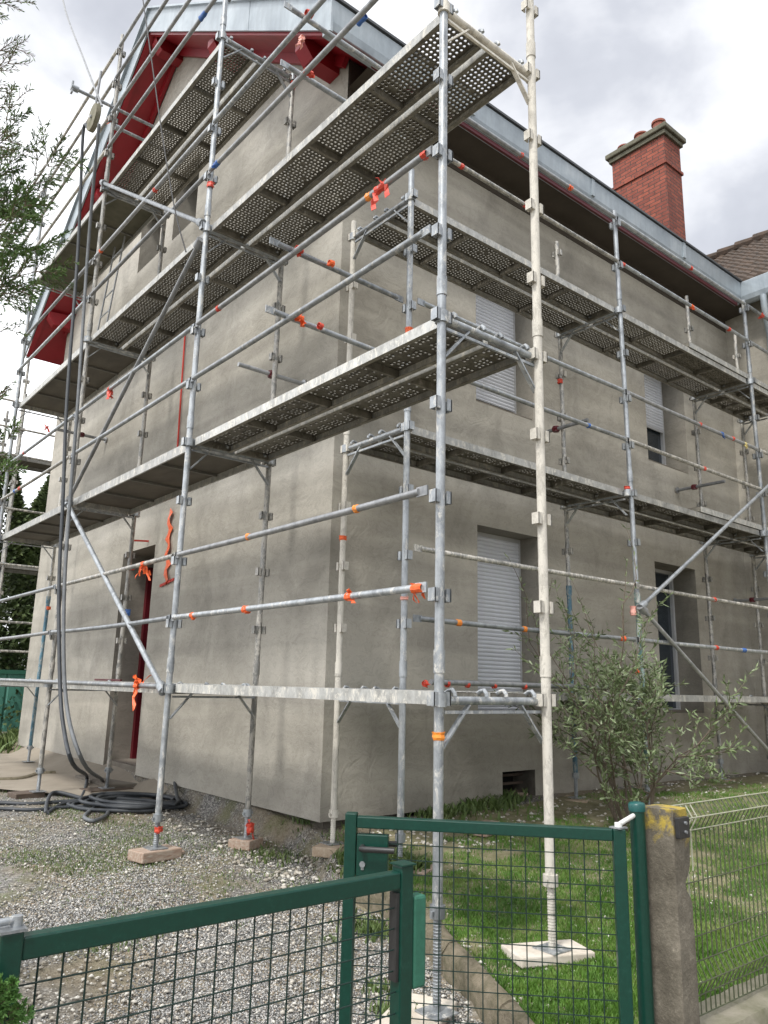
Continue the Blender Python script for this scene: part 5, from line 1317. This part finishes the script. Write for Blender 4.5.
# ---------------------------------------------------------------- foreground conifer (trunk just outside the left edge)
def cam_pt(px, py, d): return onD(px, py, d)
base_t = onD(-420, 900, 2.6); tb = Vector((base_t.x, base_t.y, 0))
con = thing('conifer_tree', tb, 'feathery cypress tree hanging its twigs in from the left edge', 'tree')
tr = MB(); tr.tube([tb, tb+Vector((.02, 0, 1.5)), tb+Vector((.05, .03, 3)), tb+Vector((.03, .05, 5.2))], [.12, .10, .075, .02], 12); tr.build('trunk', 'conifer_twig', con, smooth=True)
tw = MB(); fc = []; fd = []; bare = MB()
def spray(p, d, L, lev, r, leafy=1.0, droop=.0, plane=None):
    n = 7 if lev == 0 else 5
    pts = [p]; q = p.copy(); dd_ = d.copy()
    for k in range(n):
        dd_ = (dd_+Vector((random.gauss(0, .05), random.gauss(0, .05), random.gauss(0, .05)-droop))).normalized(); q = q+dd_*L/n; pts.append(q.copy())
        if lev < 2 and (k > 0 or lev > 0):
            for s in (-1, 1):
                if random.random() < .85:
                    side = dd_.cross(plane)*s; nd = (dd_*random.uniform(.8, 1.1)+side*random.uniform(.45, .8)+Vector((random.gauss(0, .1), random.gauss(0, .1), random.gauss(0, .1)))).normalized()
                    spray(q, nd, L*(.34 if lev == 0 else .36)*(1-.5*k/n)*random.uniform(.8, 1.2), lev+1, r*.5, leafy, droop, plane)
        if leafy > 0:
            for _ in range(int((2.6 if lev == 2 else 2)*leafy+random.random())):
                a = pts[-2].lerp(pts[-1], random.random()); fc.append(tuple(a)); fd.append(tuple((dd_+Vector((random.gauss(0, .4), random.gauss(0, .4), random.gauss(0, .4)))).normalized()))
    tw.tube(pts, [max(.0007, r*(1-.75*i/n)) for i in range(n+1)], 4, cap=False)
viewd = ray(20, 250).normalized()
def pxspray(x0, y0, x1, y1, dist, leafy, r=.003, droop=0.0):
    x0 -= 12; x1 -= 10
    a = onD(x0, y0, dist); b = onD(x1, y1, dist*random.uniform(.95, 1.03)); d = b-a
    pl_ = (viewd+Vector((random.gauss(0, .35), random.gauss(0, .35), random.gauss(0, .35)))).normalized()
    spray(a, d.normalized(), d.length, 0, r, leafy, droop, pl_)
    # limb back to the trunk
    h = a.z-.25; tr0 = Vector((tb.x+.03, tb.y+.02, max(.6, h))); m = tr0.lerp(a, .5)+Vector((0, 0, -.05))
    tw.tube([tr0, m, a], [.016, .008, r], 5)
for x0, y0, x1, y1, d, lf in [(-60, 255, 22, 165, 2.2, 1.1), (-50, 262, 48, 150, 2.2, 1.2), (-60, 270, 70, 185, 2.25, 1.0), (-55, 240, 14, 120, 2.2, 1.0), (-60, 295, 52, 238, 2.3, 1.0), (-60, 300, 60, 268, 2.3, .9), (-70, 330, 40, 262, 2.1, 1.2), (-60, 220, 30, 215, 2.2, 1.2),
                              (-60, 345, 22, 330, 2.4, .3), (-60, 470, 18, 440, 2.3, 1.0), (-60, 500, 12, 470, 2.3, .9), (-50, 280, 30, 200, 2.0, 1.1), (-60, 300, 34, 300, 2.1, .8), (-70, 250, 25, 248, 2.1, 1.2), (-70, 225, 18, 190, 2.15, 1.2)]:
    pxspray(x0, y0, x1, y1, d, lf)
for x0, y0, x1, y1, d in [(-60, 30, 14, -2, 2.1), (-60, 70, 26, 52, 2.1), (-60, 110, 14, 70, 2.1), (-60, 130, 20, 92, 2.1), (-60, 10, 28, 4, 2.1), (-50, 175, 14, 135, 2.1), (-40, 420, 16, 400, 2.1), (-60, 790, 6, 778, 2.4)]:
    pxspray(x0, y0, x1, y1, d, .12, .0035)
tw.build('branches', 'conifer_twig', con)
leafset(fc, fd, .014, .0015, 'foliage', 'conifer', con)
print('conifer leaves', len(fc))
# bright sprig in the bottom-left corner belongs to a low shrub
tw = MB(); fc = []; fd = []
sb0 = onD(-22, 1040, 1.55); sh = thing('thuja_shrub', (sb0.x, sb0.y, 0), 'bright green thuja sprig poking in at the bottom left corner', 'shrub')
for x1, y1 in ((6, 985), (14, 1000), (18, 1014)):
    a = sb0+Vector((0, 0, -.05)); b = onD(x1, y1, 1.5); d = b-a; spray(a, d.normalized(), d.length*.9, 0, .002, 1.4, 0, (viewd+Vector((0, 0, -.5))).normalized())
tw.tube([(sb0.x, sb0.y, 0), sb0+Vector((0, 0, -.05))], .012, 6)
tw.build('branches', 'conifer_twig', sh); leafset(fc, fd, .012, .0024, 'foliage', 'sprig', sh)

# ---------------------------------------------------------------- background left
def bg_tree(loc, h, rad, label, n=9000, shape=1.0, group=None, top=.0):
    t = thing('conifer_tree', loc, label, 'tree', group); l = Vector(loc)
    MB().tube([l, l+Vector((0, 0, h*.9))], [.16, .02], 8).build('trunk', 'conifer_twig', t)
    cs = []; ds = []
    for _ in range(n):
        z = random.random()**.8; a = random.uniform(0, 6.283); rr = rad*((1-z)**shape*.95+.05+top)*(.65+.35*random.random()**.5)*(1+.22*math.sin(a*3+z*14)+.15*math.sin(a*7-z*23))
        cs.append((l.x+rr*math.cos(a), l.y+rr*math.sin(a), l.z+.15+z*h)); ds.append((math.cos(a), math.sin(a), random.uniform(-.4, .8)))
    leafset(cs, ds, .16, .035, 'foliage', 'hedge', t)
for i, (px, d, h, rad, lb) in enumerate([(34, 19, 5.6, 1.3, 'pointed dark conifer behind the far scaffold, nearest the house wall'), (8, 20, 4.9, 1.5, 'bushy dark conifer behind the far scaffold, second from the wall'), (-25, 19, 5.6, 1.6, 'dark conifer behind the far scaffold at the left edge'), (55, 26, 3.6, 1.8, 'lower round conifer farther back beside the house wall')]):
    r = ray(px, 690); r = r*(d/math.hypot(r.x, r.y)); bg_tree((r.x, r.y, .35), h, rad, lb, 11000, .8)
# teal panel fence/container
tf = thing('metal_container', (3.4, 17.0, .35), 'teal green ribbed metal container far left behind the scaffold', 'container')
mb = MB()
a0 = onY(-60, 700, 17.0); a1 = onY(23, 700, 17.0)
zt_ = onY(10, 674, 17)[2]
N_ = 40
for k in range(N_):
    x_a = a0.x+(a1.x-a0.x)*k/N_; x_b = a0.x+(a1.x-a0.x)*(k+1)/N_; dep = .03 if k % 10 == 1 else 0; dep2 = .03 if (k+1) % 10 == 1 else 0
    mb.quad((x_a, 17+dep, .3), (x_b, 17+dep2, .3), (x_b, 17+dep2, zt_), (x_a, 17+dep, zt_))
mb.quad((a1.x, 17, .3), (a1.x, 18.5, .3), (a1.x, 18.5, zt_), (a1.x, 17, zt_)); mb.quad((a0.x, 17, zt_), (a1.x, 17, zt_), (a1.x, 18.5, zt_), (a0.x, 18.5, zt_))
mb.build('panel', 'shed', tf)
MB().box((a0.x, 16.96, zt_+.002), (a1.x+.03, 18.54, zt_+.08)).build('top_rail', 'green_light', tf)
# distant ring of low vegetation closes the horizon
for i in range(26):
    a = i/26*2*math.pi
    rr = 70
    x, y = rr*math.cos(a), rr*math.sin(a)
    t = thing('distant_tree', (x, y, .3), 'distant tree on the horizon', 'tree', 'distant trees round the site')
    cs = []; ds = []
    for _ in range(500):
        u = Vector((random.gauss(0, 1), random.gauss(0, 1), random.gauss(0, 1))).normalized()*random.uniform(.7, 1)
        cs.append((x+u.x*5, y+u.y*5, 3.5+u.z*3)); ds.append(tuple(u))
    leafset(cs, ds, 1.6, .5, 'foliage', 'hedge', t)
    MB().tube([(x, y, .2), (x, y, 3)], .3, 6).build('trunk', 'conifer_twig', t)

# ---------------------------------------------------------------- world, sun, camera
w = bpy.data.worlds.new('World'); C.world = w; w.use_nodes = True; n = w.node_tree.nodes; l = w.node_tree.links
bg = n['Background']
SUN_AZ = Vector((-.86, -.35, 0)).normalized(); ELEV = R(56)
sky = n.new('ShaderNodeTexSky'); sky.sky_type = 'NISHITA'; sky.sun_disc = False; sky.sun_elevation = ELEV; sky.sun_rotation = math.atan2(SUN_AZ.x, SUN_AZ.y); sky.altitude = 200
tc = n.new('ShaderNodeTexCoord'); mp = n.new('ShaderNodeMapping'); mp.inputs['Scale'].default_value = (1, 1, 1.9); l.new(tc.outputs['Generated'], mp.inputs[0])
def nz(scale, det, rough, dist=0, off=(0, 0, 0)):
    m2 = n.new('ShaderNodeMapping'); m2.inputs['Location'].default_value = off; l.new(mp.outputs[0], m2.inputs[0])
    t = n.new('ShaderNodeTexNoise'); t.inputs['Scale'].default_value = scale; t.inputs['Detail'].default_value = det; t.inputs['Roughness'].default_value = rough; t.inputs['Distortion'].default_value = dist; l.new(m2.outputs[0], t.inputs[0]); return t
c1 = nz(1.5, 6, .5, .35, (3.1, 1.7, .4)); c2 = nz(4.5, 6, .55, .3, (1, 4, 2))
mx = n.new('ShaderNodeMath'); mx.operation = 'MULTIPLY_ADD'; l.new(c2.outputs[0], mx.inputs[0]); mx.inputs[1].default_value = .30; l.new(c1.outputs[0], mx.inputs[2])
# direction bias: brighter towards the side the sun stands behind the clouds
dt = n.new('ShaderNodeVectorMath'); dt.operation = 'DOT_PRODUCT'; l.new(tc.outputs['Generated'], dt.inputs[0]); dt.inputs[1].default_value = (-.80, .20, -.05)
bi = n.new('ShaderNodeMath'); bi.operation = 'MULTIPLY_ADD'; l.new(dt.outputs['Value'], bi.inputs[0]); bi.inputs[1].default_value = .36; ofs = n.new('ShaderNodeMath'); ofs.operation = 'MULTIPLY_ADD'; l.new(mx.outputs[0], ofs.inputs[0]); ofs.inputs[1].default_value = 1.5; ofs.inputs[2].default_value = -.21; l.new(ofs.outputs[0], bi.inputs[2])
rp_ = n.new('ShaderNodeValToRGB'); el = rp_.color_ramp.elements
el[0].position = .36; el[0].color = (.47, .49, .545, 1); el[1].position = .82; el[1].color = (1.75, 1.76, 1.80, 1)
e = el.new(.50); e.color = (.60, .62, .675, 1); e = el.new(.64); e.color = (.92, .93, .96, 1)
l.new(bi.outputs[0], rp_.inputs[0])
sc_ = n.new('ShaderNodeMix'); sc_.data_type = 'RGBA'; sc_.blend_type = 'MIX'; sc_.inputs[0].default_value = .90
ml = n.new('ShaderNodeMix'); ml.data_type = 'RGBA'; ml.blend_type = 'MULTIPLY'; ml.inputs[0].default_value = 1; l.new(sky.outputs[0], ml.inputs[6]); ml.inputs[7].default_value = (.9, .9, .9, 1)
up_ = n.new('ShaderNodeVectorMath'); up_.operation = 'SCALE'; l.new(rp_.outputs[0], up_.inputs[0]); up_.inputs['Scale'].default_value = 10.0
l.new(ml.outputs[2], sc_.inputs[6]); l.new(up_.outputs[0], sc_.inputs[7])
l.new(sc_.outputs[2], bg.inputs[0]); bg.inputs[1].default_value = .085
sd = bpy.data.lights.new('sun', 'SUN'); sd.energy = 2.0; sd.angle = R(10); sd.color = (1, .96, .90)
so = bpy.data.objects.new('sun', sd); COL.objects.link(so)
sv = Vector((SUN_AZ.x*math.cos(ELEV), SUN_AZ.y*math.cos(ELEV), math.sin(ELEV)))
so.rotation_euler = sv.to_track_quat('Z', 'Y').to_euler(); so.location = (0, 0, 30)
cd = bpy.data.cameras.new('camera'); cam = bpy.data.objects.new('camera', cd); COL.objects.link(cam); C.camera = cam
rt_, dn_, fw_ = MR[0], MR[1], MR[2]
cam.matrix_world = Matrix(((rt_[0], -dn_[0], -fw_[0], 0), (rt_[1], -dn_[1], -fw_[1], 0), (rt_[2], -dn_[2], -fw_[2], EYE), (0, 0, 0, 1)))
cd.sensor_fit = 'VERTICAL'; cd.sensor_height = 36; cd.sensor_width = 27; cd.lens = F/1024*36; cd.clip_start = .05; cd.clip_end = 2000
C.view_settings.view_transform = 'Standard'; C.view_settings.look = 'None'; C.view_settings.gamma = 1; C.view_settings.exposure = .62
C.render.resolution_x = 768; C.render.resolution_y = 1024
